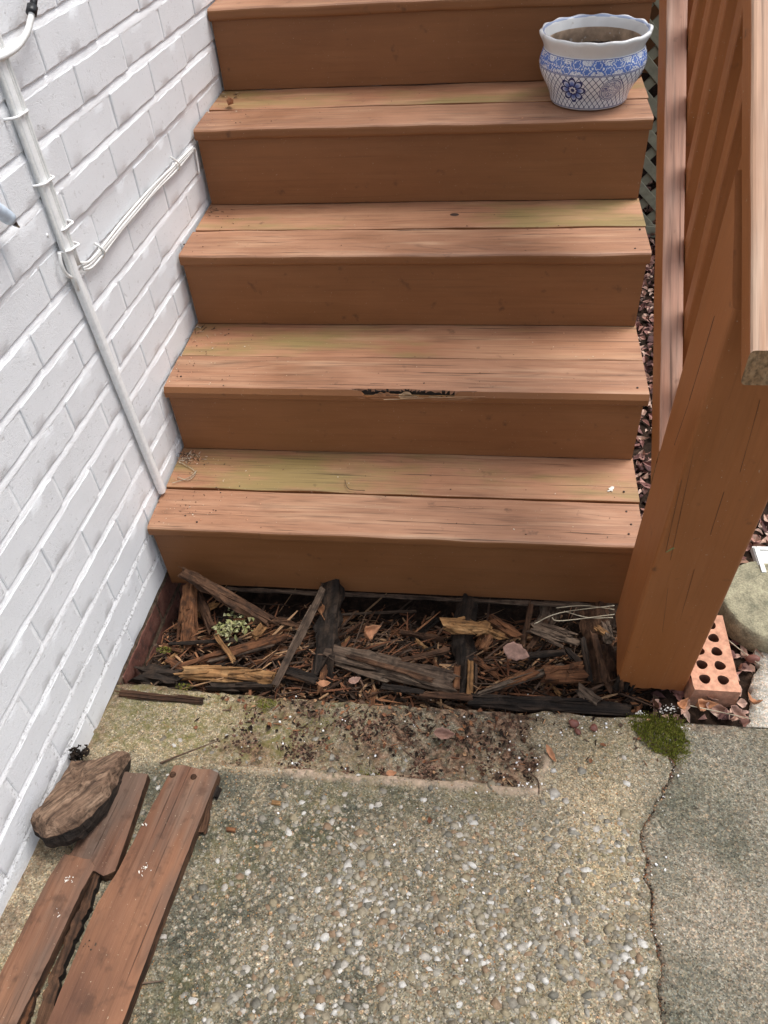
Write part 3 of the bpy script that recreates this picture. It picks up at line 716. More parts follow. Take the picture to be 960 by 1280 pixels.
for i in range(7):
    y0 = i * r_; z0 = i * h_
    ang = math.atan(TL)
    for b in range(2):
        wd = 0.1385 if b == 0 else r_ + o_ + 0.018 - 0.1415
        ya = y0 if b == 0 else y0 + 0.1415
        yc = ya + wd / 2
        gapy = 0.0
        if i == 0: gapy = 0.0
        x0, x1 = xl(yc), xr(yc) + rg.uniform(-.003, .003)
        L = x1 - x0
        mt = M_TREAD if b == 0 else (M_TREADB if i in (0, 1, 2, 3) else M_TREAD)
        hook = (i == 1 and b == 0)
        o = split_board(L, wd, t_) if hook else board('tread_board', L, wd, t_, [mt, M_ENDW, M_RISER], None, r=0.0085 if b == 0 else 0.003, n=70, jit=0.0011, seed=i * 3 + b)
        o.location = ((x0 + x1) / 2, yc, z0 - t_ / 2 + TL * (yc - y0)); o.rotation_euler = (ang, 0, (WB + 0.0) * 0.0)
        if hook: o['label'] = 'front tread board with a splintered rotten split along its nosing'
        elif b == 1 and i < 4: o['label'] = 'back tread board with a yellow-green mossy tint'
        sp(o)
    # riser below this tread
    yf = y0 + 0.013
    zt = z0 - t_ + 0.001
    zb = (z0 - h_ + TL * (r_ + o_) + 0.0022) if i else -0.217
    x0, x1 = xl(yf) + 0.004, xr(yf) - 0.004
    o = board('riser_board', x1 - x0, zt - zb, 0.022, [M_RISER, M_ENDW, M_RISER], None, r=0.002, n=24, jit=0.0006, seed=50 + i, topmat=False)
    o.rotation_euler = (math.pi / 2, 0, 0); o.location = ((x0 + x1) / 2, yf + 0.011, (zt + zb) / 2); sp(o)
# landing that the flight runs up to
o = board('landing_deck', W_, 1.2, 0.04, [M_TREAD, M_ENDW, M_RISER], None, n=8); o.location = (W_ / 2 + 0.05, 6 * r_ + 0.3 + 0.6, 6 * h_ - 0.02); sp(o)
o = board('added_shade_deck', 2.4, 2.2, 0.04, [M_TREAD, M_ENDW, M_RISER], None, n=8); o.location = (2.42, 3.04, 6 * h_ - 0.022); sp(o)  # unseen deck, added to shade the space behind the lattice
o = board('added_shade_back', 3.6, 1.5, 0.03, [M_RISER, M_ENDW, M_RISER], None, n=4); o.rotation_euler = (math.pi / 2, 0, 0); o.location = (1.85, 4.1, 0.45); sp(o)  # unseen panel, added to shut out light at the back of that space
# weathered raw lower edge of the bottom riser
o = shard('splintered_edge', (0.16, 0.002, -0.217), (1.06, 0.002, -0.2165), 0.010, 0.007, M_GREY, None, 0.5, 3, n=60, rough=0.35); sp(o)
# screws on the treads
for (u, v, z) in ((783, 639, 0), (786, 667, 0), (789, 655, 0), (797, 484, h_), (794, 310, 2 * h_), (800, 286, 2 * h_ + .003), (780, 614, 0.003), (246, 652, 0), (226, 470, h_), (230, 305, 2 * h_)):
    q = at(u, v, z + 0.0025)
    o = lathe('screw', [(0.0, 0.0004), (0.0014, 0.0003), (0.0024, -0.0002), (0.0026, -0.002)], M_SCREW, None, 12)
    o.location = q; sp(o)
# splinters of the split nosing
for kx in range(6):
    x = 0.505 + kx * 0.026 + rg.uniform(-.01, .01); ln = rg.uniform(.04, .12); z = h_ - rg.uniform(.007, .012)
    o = shard('splinter', (x, r_ + 0.001 + rg.uniform(0, .003), z), (x + ln, r_ + rg.uniform(.001, .004), z + rg.uniform(-.002, .003)), rg.uniform(.0012, .0028), 0.0016, rg.choice((M_TAN, M_TREAD, M_GREY)), None, 1.0, kx + 70, (0.8, 0.2), n=8); sp(o)
for (u0, u1, v, wd) in ((500, 560, 498, .0032), (548, 606, 497, .0026), (480, 530, 499.5, .0022), (560, 598, 499, .0018)):
    A = aty(u0, v, r_ - .0006); B = aty(u1, v - 1.5, r_ - .0004)
    o = shard('torn_fibre', A, B, wd, 0.0014, M_TORN, None, 1.0, int(u0), (0.9, 0.3), up=(0, -1, .4), n=20, rough=0.4); sp(o)
for (u0, u1, v, wd) in ((463, 480, 479.5, .0016), (500, 600, 482, .0013), (468, 596, 488.5, .0022), (530, 560, 478, .001), (585, 640, 484.5, .001)):
    A = at(u0, v, h_ + .0004); B = at(u1, v + (u1 - u0) * .006, h_ + .0004)
    o = shard('surface_crack', A, B, wd, 0.0008, M_SCREW, None, 1.0, int(u0), (0.6, 0.4), n=24, rough=0.6); sp(o)

# stringer stubs that show in the hole: rotted nearly through
def stub(A, B, w, t, mat, seed, label, up=(0, 1, 0), taper=(1, 1)):
    o = shard('stringer', A, B, w, t, mat, None, 0.7, seed, taper, up, n=18, rough=0.32); o['label'] = label; return sp(o)
stub(aty(417, 722, 0.035), at(404, 842, -0.232), 0.052, 0.040, M_DARK, 31, 'black rotten stringer stub behind the leaning stick')
stub(aty(584, 742, 0.035), at(577, 868, -0.235), 0.046, 0.042, M_DARK, 32, 'dark rotten stringer stub under the bright split wood')
stub(aty(742, 745, 0.05), at(752, 860, -0.232), 0.06, 0.045, M_BROWN, 33, 'flaking brown stringer stub beside the post')
o = shard('stringer_flake', at(588, 826, -0.215), at(586, 872, -0.205), 0.014, 0.008, M_TAN, None, 0.4, 35); sp(o)
o = shard('stringer_flake', at(572, 832, -0.218), at(569, 862, -0.21), 0.016, 0.008, M_ORANGE, None, 0.5, 36); sp(o)
o = shard('stringer_flake', at(401, 757, -0.20), at(410, 772, -0.20), 0.022, 0.014, M_ORANGE, None, 0.8, 37, n=8, rough=.4); sp(o)

# ================================================================== RAILING
rail = empty('stair_railing', (1.17, -0.16, -0.19), None, 'brown wooden stair railing with square post, sloping rails and balusters', 'railing')
def rp(o): o.parent = rail; o.matrix_parent_inverse = Matrix.Translation((1.17, -0.16, -0.19)).inverted(); return o
def post_hook(q, j, m):
    x, y, z = q      # local x = height (0 at middle), y = width (X), z = depth
    return q
PH = 0.955; lean = math.atan(0.064 / 0.97)
def post_mesh():
    rr0 = rrect(0.144, 0.140, 0.006, 3); ring = []
    for a, b in zip(rr0, rr0[1:] + rr0[:1]):
        dd = math.hypot(b[0] - a[0], b[1] - a[1]); kk = max(1, int(dd / 0.006))
        ring += [(a[0] + (b[0] - a[0]) * i / kk, a[1] + (b[1] - a[1]) * i / kk) for i in range(kk)]
    m = len(ring); n = 24; vs = []; fs = []
    for i in range(n + 1):
        hgt = PH * (i / n) ** 1.0 if i != 1 else 0.075
        for j, (a, b) in enumerate(ring):
            z = hgt
            if i == n: z += 0.80 * (b + 0.07)             # top cut to the slope of the cap
            # rotted foot: left side has decayed away from below
            if i == 0:
                z += 0.055 * sm(0.03, 0.07, -a) * sm(-0.06, 0.05, b) + 0.026 * sm(0.040, 0.048, -a + 0.006 * mn.noise(Vector((b * 90, 0, 0)))) + 0.007 * mn.noise(Vector((a * 90, b * 90, 1)))
            k = 1.0
            aa = a + 0.0008 * mn.noise(Vector((a * 20, b * 20, hgt * 6))); bb = b + 0.0008 * mn.noise(Vector((a * 20, b * 20 + 7, hgt * 6)))
            vs.append((z, aa, bb))
    for i in range(n):
        for j in range(m):
            a = i * m + j; b = i * m + (j + 1) % m; fs.append((a, b, b + m, a + m))
    fs.append(tuple(range(m - 1, -1, -1))); fs.append(tuple(n * m + j for j in range(m)))
    return vs, fs
v_, f_ = post_mesh()
post = mobj('post', v_, f_, [M_POST]); fixn(post)
# local x up, local y = +X, local z = +Y
upd = Vector((0, -math.sin(lean), math.cos(lean)))
Xd = upd; Yd = Vector((1, 0, 0)); Zd = Xd.cross(Yd)
Zd = -Zd if Zd.y < 0 else Zd
post.matrix_world = Matrix.Translation((1.168, -0.165, -0.190)) @ Matrix(((Xd.x, Yd.x, Zd.x, 0), (Xd.y, Yd.y, Zd.y, 0), (Xd.z, Yd.z, Zd.z, 0), (0, 0, 0, 1)))
if post.matrix_world.determinant() < 0: post.data.flip_normals()
bpy.context.view_layer.update()
rp(post)
post['label'] = 'square brown post with long drying cracks and a rotted foot'
for (u0, v0, u1, v1, wd, z0) in ((893, 395, 862, 500, .0016, 0), (862, 500, 843, 556, .0012, 0), (905, 615, 888, 668, .0014, 0), (868, 560, 838, 700, .0010, 0), (835, 735, 828, 790, .0010, 0), (868, 712, 850, 775, .0010, 0), (950, 500, 925, 590, .0010, 0), (852, 600, 832, 690, .0009, 0)):
    # drying cracks as thin dark slots on the front face
    def onpost(u, v):
        d = _ray(u, v); n = Vector((0, math.cos(lean), math.sin(lean))); p0 = Vector((1.168, -0.165, -0.19)) - n * 0.0702
        return CAM_LOC + d * (n.dot(p0 - CAM_LOC) / n.dot(d))
    A = onpost(u0, v0); B = onpost(u1, v1); wd *= 0.75
    o = shard('drying_crack', A, B, wd, 0.0012, M_SCREW, None, 1.0, int(u0), (0.5, 0.5), up=(0, -1, 0), n=16, rough=0.5); rp(o)
nl = (Vector((1.168, -0.165, -0.19)) - Vector((0, math.cos(lean), math.sin(lean))) * 0.0702)
q = onpost(837, 688); o = shard('chipped_paint', q + Vector((-.004, 0, -.005)), q + Vector((.006, 0, .007)), 0.0045, 0.0008, M_LICH, None, 0.5, 9, (0.4, 1.0), up=(0, -1, 0), n=8, rough=.4); rp(o)
for k, (xa, za, xb, zb, ww) in enumerate(((1.097, -.150, 1.101, -.215, .016), (1.106, -.168, 1.110, -.218, .014), (1.119, -.176, 1.117, -.215, .012), (1.132, -.182, 1.130, -.214, .010))):
    o = shard('rotted_foot', (xa, -.2345, za), (xb, -.228, zb), ww, .010, M_DARK if k != 1 else M_BROWN, None, .9, 600 + k, (.6, 1.0), up=(0, -1, 0), n=10, rough=.5); rp(o)
# bottom rail: on edge, sloping with the steps
SL = math.atan(0.850)
def slope_board(name, xc, ya, yb, zfun, W, T, mats, **kw):
    A = Vector((xc, ya, zfun(ya))); B = Vector((xc, yb, zfun(yb)))
    LL = (B - A).length; tn = math.tan(math.atan2(B.z - A.z, B.y - A.y))
    def plumb(q, j, m):
        if q[0] < -LL / 2 + 1e-5: q[0] += q[2] * tn
        return q
    o = board(name, LL, W, T, mats, None, hook=plumb, **kw); place(o, (A + B) / 2, B - A); rp(o); return o
zr = lambda y: 0.372 + (y + 0.123) * 0.852
slope_board('bottom_rail', 1.119, -0.118, 1.9, lambda y: zr(y) - 0.043, 0.038, 0.066, [M_RAIL, M_ENDW, M_POST], r=0.004, n=50, seed=4)
zcap = lambda y: 0.757 + (y + 0.385) * 0.836
slope_board('handrail_cap', 1.170, -0.385, 1.9, lambda y: zcap(y) - 0.026, 0.140, 0.038, [M_CAP, M_ENDW, M_POST], r=0.006, n=50, seed=6)
slope_board('top_rail', 1.197, -0.10, 1.9, lambda y: zcap(y) - 0.112, 0.036, 0.088, [M_POST], r=0.003, n=20, seed=8)
bal0 = None
for kk in range(19):
    y = -0.066 + 0.1015 * kk; z0 = zr(y) - 0.105; z1 = zcap(y) - 0.058; L = z1 - z0
    if bal0 is None:
        bal0 = board('baluster', 0.70, 0.037, 0.037, [M_POST], None, r=0.003, n=14, seed=kk); o = bal0
    else:
        o = bal0.copy(); o.parent = None; COL.objects.link(o)
    o.scale = (L / 0.70, 1, 1)
    o.matrix_world = Matrix.Translation((1.158, y + 0.02, (z0 + z1) / 2)) @ Euler((0, -math.pi / 2, 0)).to_matrix().to_4x4() @ Matrix.Diagonal((L / 0.70, 1, 1, 1))
    rp(o)

# ================================================================== FLOWER POT
def pot_mat():
    g = G('blue_and_white_glaze'); p = g.coords(False)
    sx = g.n('ShaderNodeSeparateXYZ'); g.L(p, sx.inputs[0])
    th = g.math('ARCTAN2', sx.outputs[1], sx.outputs[0]); z = sx.outputs[2]
    white = C(.68, .69, .715); blue = C(.035, .075, .30); navy = C(.022, .03, .115)
    R = 0.118
    u = g.math('MULTIPLY', th, R)
    def band(a, b): return g.math('MULTIPLY', g.math('GREATER_THAN', z, a), g.math('LESS_THAN', z, b))
    def line(c, w): return g.math('LESS_THAN', g.math('ABSOLUTE', g.math('SUBTRACT', z, c)), w)
    cv = g.n('ShaderNodeCombineXYZ'); g.L(u, cv.inputs[0]); g.L(z, cv.inputs[1]); uv = cv.outputs[0]
    # floral frieze: flower heads on both margins with scrolling tendrils between
    def frieze(off, zc_, rad):
        per = 0.046
        lu = g.math('SUBTRACT', g.math('PINGPONG', g.math('ADD', u, 10 * per + off), per / 2), 0.0)
        lv = g.math('SUBTRACT', z, zc_)
        r = g.math('SQRT', g.math('ADD', g.math('MULTIPLY', lu, lu), g.math('MULTIPLY', lv, lv)))
        a = g.math('ARCTAN2', lv, lu)
        pet = g.math('MULTIPLY', g.math('ADD', 0.72, g.math('MULTIPLY', 0.28, g.math('ABSOLUTE', g.math('COSINE', g.math('MULTIPLY', a, 3.0))))), rad)
        return g.math('DIVIDE', r, pet)
    wob = g.noise(uv, 170, 2)
    f1 = g.math('ADD', frieze(0.0, 0.107, 0.0148), g.math('MULTIPLY', g.math('SUBTRACT', wob, 0.5), 0.9))
    f2 = g.math('ADD', frieze(0.023, 0.0945, 0.0135), g.math('MULTIPLY', g.math('SUBTRACT', wob, 0.5), 0.9))
    ff = g.math('MINIMUM', f1, f2)
    fm = g.math('LESS_THAN', ff, 1.0); fe = g.math('MULTIPLY', g.math('GREATER_THAN', ff, 0.52), g.math('LESS_THAN', ff, 0.66))
    sc = g.noise(uv, 120, 1, 0.5, 1.6)
    tend = g.math('LESS_THAN', g.math('ABSOLUTE', g.math('SUBTRACT', sc, 0.5)), 0.030)
    bnd = band(0.0865, 0.1165)
    fl_col = g.mix(g.noise(uv, 90, 2), C(.05, .11, .38), C(.14, .24, .55))
    fl_col = g.mix(fe, fl_col, white)
    col = g.mix(g.math('MULTIPLY', bnd, tend), white, blue)
    col = g.mix(g.math('MULTIPLY', bnd, fm), col, fl_col)
    # diamond net below
    k = 0.0150
    d1 = g.math('PINGPONG', g.math('ADD', g.math('ADD', u, g.math('MULTIPLY', z, 0.85)), 5.0), k / 2)
    d2 = g.math('PINGPONG', g.math('ADD', g.math('SUBTRACT', u, g.math('MULTIPLY', z, 0.85)), 5.0), k / 2)
    ln = g.math('LESS_THAN', g.math('MINIMUM', d1, d2), 0.0010)
    dot = g.math('LESS_THAN', g.math('ADD', d1, d2), 0.0030)
    net = g.math('MULTIPLY', band(0.006, 0.083), g.math('MAXIMUM', ln, g.math('MULTIPLY', dot, g.math('LESS_THAN', z, 0.05))))
    col = g.mix(net, col, navy)
    # rosettes and round scroll medallions alternating round the body
    def local(th0):
        lu = g.math('MULTIPLY', g.math('SUBTRACT', th, th0), 0.112); lv = g.math('SUBTRACT', z, 0.050)
        r = g.math('SQRT', g.math('ADD', g.math('MULTIPLY', lu, lu), g.math('MULTIPLY', lv, lv)))
        return r, g.math('ARCTAN2', lv, lu)
    for th0 in (-2.02, -0.25, 1.9):
        r, a = local(th0)
        pr = g.math('MULTIPLY', 0.031, g.math('ADD', 0.70, g.math('MULTIPLY', 0.30, g.math('ABSOLUTE', g.math('COSINE', g.math('MULTIPLY', a, 4.0))))))
        q = g.math('DIVIDE', r, pr)
        col = g.mix(g.math('LESS_THAN', q, 1.0), col, navy)
        inner = g.math('MULTIPLY', g.math('LESS_THAN', q, 0.82), g.math('GREATER_THAN', q, 0.40))
        petal = g.math('GREATER_THAN', g.math('ABSOLUTE', g.math('COSINE', g.math('MULTIPLY', a, 4.0))), 0.42)
        shade = g.ramp(q, [(0.4, C(.06, .10, .34)), (0.62, C(.20, .28, .55)), (0.82, C(.62, .66, .76))])
        col = g.mix(g.math('MULTIPLY', inner, petal), col, shade)
        col = g.mix(g.math('MULTIPLY', g.math('LESS_THAN', q, 0.30), g.math('GREATER_THAN', q, 0.17)), col, white)
    for th0 in (-1.22, 0.75, 2.8):
        r, a = local(th0)
        col = g.mix(g.math('LESS_THAN', r, 0.0265), col, white)
        scn = g.noise(uv, 210, 2, 0.55, 1.2)
        scr = g.math('MULTIPLY', g.math('LESS_THAN', r, 0.0215), g.math('LESS_THAN', g.math('ABSOLUTE', g.math('SUBTRACT', scn, 0.5)), 0.055))
        col = g.mix(scr, col, C(.10, .11, .24))
        ring = g.math('MAXIMUM', g.math('LESS_THAN', g.math('ABSOLUTE', g.math('SUBTRACT', r, 0.0228)), 0.0009), g.math('LESS_THAN', g.math('ABSOLUTE', g.math('SUBTRACT', r, 0.0262)), 0.0008))
        col = g.mix(ring, col, C(.07, .08, .20))
    lines = g.math('MAXIMUM', g.math('MAXIMUM', line(0.0855, 0.0008), line(0.0832, 0.0006)), g.math('MAXIMUM', line(0.1175, 0.0007), line(0.0045, 0.0008)))
    col = g.mix(lines, col, C(.03, .05, .20))
    craze = g.noise(p, 40, 3)
    col = g.mix(1.0, col, g.ramp(craze, [(0.3, 0.93), (0.7, 1.03)]), 'MULTIPLY')
    return g.done(col, 0.16, None, 0.5)
M_POT = pot_mat()
M_GLAZE = simple('plain_white_glaze', C(.72, .715, .70), 0.2, 40, 0.06, 0.03, 0.5)
def rim_mat():
    g = G('rim_glaze'); p = g.coords(False); sx = g.n('ShaderNodeSeparateXYZ'); g.L(p, sx.inputs[0])
    r = g.math('SQRT', g.math('ADD', g.math('MULTIPLY', sx.outputs[0], sx.outputs[0]), g.math('MULTIPLY', sx.outputs[1], sx.outputs[1])))
    top = g.math('GREATER_THAN', sx.outputs[2], .150)
    ln = g.math('MULTIPLY', top, g.math('LESS_THAN', g.math('ABSOLUTE', g.math('SUBTRACT', r, .1225)), .0022))
    col = g.mix(g.noise(p, 30, 4, .6), C(.60, .60, .585), C(.70, .695, .68))
    sm_ = g.noise(p, 55, 4, .7)
    col = g.mix(g.ramp(sm_, [(.62, 0.0), (.74, .45)]), col, C(.36, .30, .23))
    col = g.mix(g.math('MULTIPLY', ln, .8), col, C(.20, .26, .42))
    return g.done(col, .2, None, .5)
M_INNER = simple('stained_inner_glaze', C(.40, .29, .20), 0.6, 30, 0.45, 0.3, 0.3, speck=C(.62, .58, .52))
pc = Vector((1.026, 0.960, 3 * h_ + 0.0037))
pot = empty('flower_pot', pc, (0, 0, 0), 'blue and white glazed pot with scalloped rim standing on a tread', 'flower pot')
body_prof = [(0.0, 0.002), (.088, .001), (.092, .0), (.0945, .003), (.096, .012), (.099, .022), (.105, .034), (.1135, .048), (.121, .062), (.1262, .076), (.128, .086), (.1272, .096), (.1245, .106), (.1205, .115), (.1185, .120)]
lathe('body', body_prof, M_POT, pot, 128)
lob = lambda a: 0.0016 * math.cos(a * 14)
rim_prof = [(.1180, .1195), (.1195, .124), (.1225, .131), (.1268, .139), (.1300, .145), (.1312, .149), (.1308, .1525), (.1285, .1545), (.1245, .1545), (.1215, .1525), (.1195, .148), (.1165, .139), (.1135, .128)]
lathe('rim', rim_prof, rim_mat(), pot, 160, lambda a, r, z, j: (r + lob(a) * min(1, j / 5) * (1 if j < 10 else .5), z + 0.0013 * math.cos(a * 14) * min(1, j / 5) * (1 if j < 10 else .4)))
lathe('inner_wall', [(.1120, .1305), (.1110, .122), (.1150, .105), (.1165, .088), (.112, .070)], M_INNER, pot, 96)
vs = []; fs = []
nr, na = 14, 60
for i in range(nr + 1):
    for j in range(na):
        r = 0.116 * i / nr; a = 2 * math.pi * j / na; x, y = r * math.cos(a), r * math.sin(a)
        vs.append((x, y, 0.080 + 0.008 * fbm((x, y, 3), 40, 3) + 0.020 * sm(.06, .115, r) * (0.5 + 0.5 * math.cos(a - 0.7))))
for i in range(nr):
    for j in range(na): fs.append((i * na + j, (i + 1) * na + j, (i + 1) * na + (j + 1) % na, i * na + (j + 1) % na))
fixn(mobj('soil', vs, fs, M_POTSOIL, pot, True))
hp = Heap(); rg = random.Random(3)
for _ in range(160):
    a = rg.uniform(0, 6.28); r = rg.uniform(0, .10)
    A = (r * math.cos(a), r * math.sin(a), 0.084 + 0.022 * sm(.06, .115, r) * (0.5 + 0.5 * math.cos(a - 0.7)))
    hp.splint(A, (rg.uniform(-.016, .016), rg.uniform(-.016, .016), rg.uniform(-.001, .006)), .002, .0014, rg)
tag(hp.build('plant_litter', M_DEBRIS, pot), kind='stuff')

# ================================================================== CONDUIT AND CABLES ON THE WALL
N_ = Vector((1, -WB, 0)).normalized()
cond = empty('wall_conduit', atw(205, 600, 0.01), None, 'white painted vertical conduit strapped down the wall to the bottom tread', 'conduit')
def cpar(o):
    o.parent = cond; o.matrix_parent_inverse = Matrix.Translation(cond.location).inverted(); return o
P0 = atw(-28, 0, 0.012); P1 = atw(95, 345, 0.012); P2 = atw(203.5, 614, 0.012)
def ribbon(name, pts, w, t, mat):
    # raceway: flat back, rounded face
    vs = []; fs = []; m = 8
    d = (pts[-1] - pts[0]).normalized(); side = d.cross(N_).normalized()
    prof = [(-.5, -.55), (-.5, .15), (-.36, .42), (-.14, .5), (.14, .5), (.36, .42), (.5, .15), (.5, -.55)]
    for q in pts:
        for (a, b) in prof: vs.append(q + side * a * w + N_ * b * t)
    for i in range(len(pts) - 1):
        for j in range(m - 1): fs.append((i * m + j, i * m + j + 1, (i + 1) * m + j + 1, (i + 1) * m + j))
    fs.append(tuple(range(m))); fs.append(tuple((len(pts) - 1) * m + j for j in range(m - 1, -1, -1)))
    o = mobj(name, vs, fs, mat, None, False); return fixn(o)
cpar(ribbon('raceway', [P0 + (P1 - P0) * i / 10 for i in range(11)] + [P1 + (P2 - P1) * i / 12 for i in range(1, 13)], 0.021, 0.0125, M_CONDUIT))
sd_ = (P2 - P1).normalized().cross(N_).normalized()
if sd_.y < 0: sd_ = -sd_
# thin cables lying along the upper conduit
for kq, off in enumerate((0.0135, 0.0175, -0.013)):
    pts = []
    for i in range(16):
        s = i / 15; q = P0 + (P1 - P0) * (s * (0.97 if off > 0 else 1.05))
        pts.append(q + sd_ * (off + 0.0008 * math.sin(s * 21 + kq)) + N_ * (0.002 + 0.002 * (kq == 1)))
    cpar(tube('strapped_cable', pts, 0.0032, M_CABLE, None, 8))
# the cables turn out from under the conduit and climb along the wall to the fourth tread
fan = []
for kq in range(4):
    o1 = (kq - 1.5) * 0.0062
    base = [atw(103, 333, 0.010), atw(112, 328, 0.010), atw(126, 314, 0.012), atw(150, 287, 0.008), atw(172, 262, 0.010), atw(195, 233, 0.008), atw(219, 207, 0.010), atw(241, 186, 0.007)]
    if kq == 0: base = base[:-1] + [atw(240, 184, 0.007)]
    pts = [q + Vector((0, 0, o1 * (0.7 + 0.5 * math.sin(i * 1.3 + kq)))) for i, q in enumerate(base)]
    if kq == 2: pts = pts + [atw(246, 197, 0.006), atw(249, 217, 0.006)]
    cpar(tube('cable', smoothpath(pts, 5), 0.0027, M_CABLE, None, 8))
# drooping loop under the strap
cpar(tube('cable_loop', smoothpath([atw(74, 316, 0.014), atw(77, 332, 0.014), atw(84, 344, 0.013), atw(94, 348, 0.010)], 6), 0.0035, M_CABLE, None, 8))
def strap(u0, v0, u1, v1, name='strap'):
    A = atw(u0, v0, 0.004); B = atw(u1, v1, 0.004); mid = (A + B) / 2 + N_ * 0.017
    a1 = A + (B - A) * .18 + N_ * .016; b1 = B + (A - B) * .18 + N_ * .016
    cpar(tube(name, smoothpath([A, a1, mid, b1, B], 5), 0.0024, M_CONDUIT, None, 8))
for s in ((4, 150, 27, 136), (40, 233, 60, 219), (72, 316, 92, 303), (66, 290, 84, 275)): strap(*s)
for s in ((118, 304, 128, 322), (213, 196, 223, 213)):
    A = atw(s[0], s[1], 0.006); B = atw(s[2], s[3], 0.006); cpar(tube('cable_clip', smoothpath([A, (A + B) / 2 + N_ * .012, B], 4), 0.0024, M_CABLE, None, 6))

pl = lathe('wall_anchor', [(0.0, .006), (.003, .0058), (.0035, .004), (.008, .0035), (.0092, .002), (.0092, 0.0)], M_CONDUIT, None, 24)
pl.rotation_euler = N_.to_track_quat('Z', 'Y').to_euler(); pl.location = atw(56, 294, 0.001)
tag(pl, 'small round white painted anchor cap left of the conduit', 'wall anchor')
cb = empty('hanging_cable', atw(38, 10, 0.02), None, 'pale cable curving out of a black connector at the top left of the wall', 'cable')
def cbp(o): o.parent = cb; o.matrix_parent_inverse = Matrix.Translation(cb.location).inverted(); return o
pth = smoothpath([atw(40, 14, 0.03), atw(38, 26, 0.03), atw(33, 42, 0.028), atw(22, 58, 0.025), atw(6, 69, 0.022), atw(-14, 76, 0.02), atw(-50, 84, .018)], 6)
cbp(tube('jacket', pth, 0.0052, M_CABLE, None, 10))
pth2 = smoothpath([atw(36, 34, 0.026), atw(27, 46, 0.024), atw(14, 58, 0.02), atw(-4, 66, 0.018), atw(-40, 74, .016)], 6)
cbp(tube('inner_cable', pth2, 0.0026, M_CABLE, None, 8))
cbp(tube('connector_boot', [atw(41, 15, 0.03), atw(42, 2, 0.03), atw(45, -14, 0.03)], 0.0058, M_BLACK, None, 10))
A = atw(39, 17, 0.030); B = atw(40.5, 8, 0.030)
cbp(tube('connector_collar', [A, A + (B - A) * .3, B], 0.0088, M_BLACK, None, 10))
noz = empty('cable_nozzle', atw(10, 268, 0.03), None, 'pale blue tube with a black and metal tip poking in from the left edge', 'hose end')
def nzp(o): o.parent = noz; o.matrix_parent_inverse = Matrix.Translation(noz.location).inverted(); return o
A = atw(-30, 243, 0.03); B = atw(13, 274, 0.03); Cc = atw(20, 281, 0.03); D = atw(24, 284, .03)
nzp(tube('sleeve', [A, A + (B - A) * .5, A + (B - A) * .93, B], 0.0125, M_PALEBLUE, None, 14, taper=0.86))
nzp(tube('tip', [B, (B + Cc) / 2, Cc], 0.0062, M_BLACK, None, 10, taper=0.6)); nzp(tube('metal_nib', [Cc, D], 0.003, M_METAL, None, 8, taper=.5))

# ================================================================== LATTICE BEYOND THE RAILING
lat = empty('lattice_panel', (1.9, 1.95, -0.2), None, 'olive wooden lattice panel standing on the leaf litter behind the railing', 'lattice')
def ltp(o): o.parent = lat; o.matrix_parent_inverse = Matrix.Translation(lat.location).inverted(); return o
X0, X1, Z0, Z1 = 1.22, 2.6, -0.20, 1.15
sb = board('slat', 1.0, 0.034, 0.007, [M_LATT], None, r=0.0015, n=2, k=1)
first = True; s2 = 1 / math.sqrt(2)
for dirn in (1, -1):
    c = (X0 - Z1 if dirn == 1 else X0 + Z0)
    c0, c1 = ((X0 - Z1, X1 - Z0) if dirn == 1 else (X0 + Z0, X1 + Z1))
    c = c0 + 0.04
    while c < c1:
        # line x = c + dirn*z
        zs = sorted(((X0 - c) * dirn, (X1 - c) * dirn)); za, zb = max(Z0, zs[0]), min(Z1, zs[1])
        if zb - za > 0.03:
            if first: o = sb; first = False
            else: o = sb.copy(); o.parent = None; COL.objects.link(o)
            L = (zb - za) * math.sqrt(2); zm = (za + zb) / 2
            o.matrix_world = Matrix.Translation((c + dirn * zm, 1.95 + 0.0045 * dirn, zm)) @ Matrix(((dirn * s2, s2, 0, 0), (0, 0, 1, 0), (s2, -dirn * s2, 0, 0), (0, 0, 0, 1))) @ Matrix.Diagonal((L, 1, 1, 1))
            ltp(o)
        c += 0.098
for (xa, za, xb, zb) in ((X0, Z0, X1, Z0), (X0, Z1, X1, Z1), (X0, Z0, X0, Z1), (X1, Z0, X1, Z1)):
    A = Vector((xa, 1.95, za)); B = Vector((xb, 1.95, zb)); o = board('frame', (B - A).length, 0.05, 0.022, [M_LATT], None, r=0.003, n=2)
    place(o, (A + B) / 2, B - A, (0, -1, 0)); ltp(o)

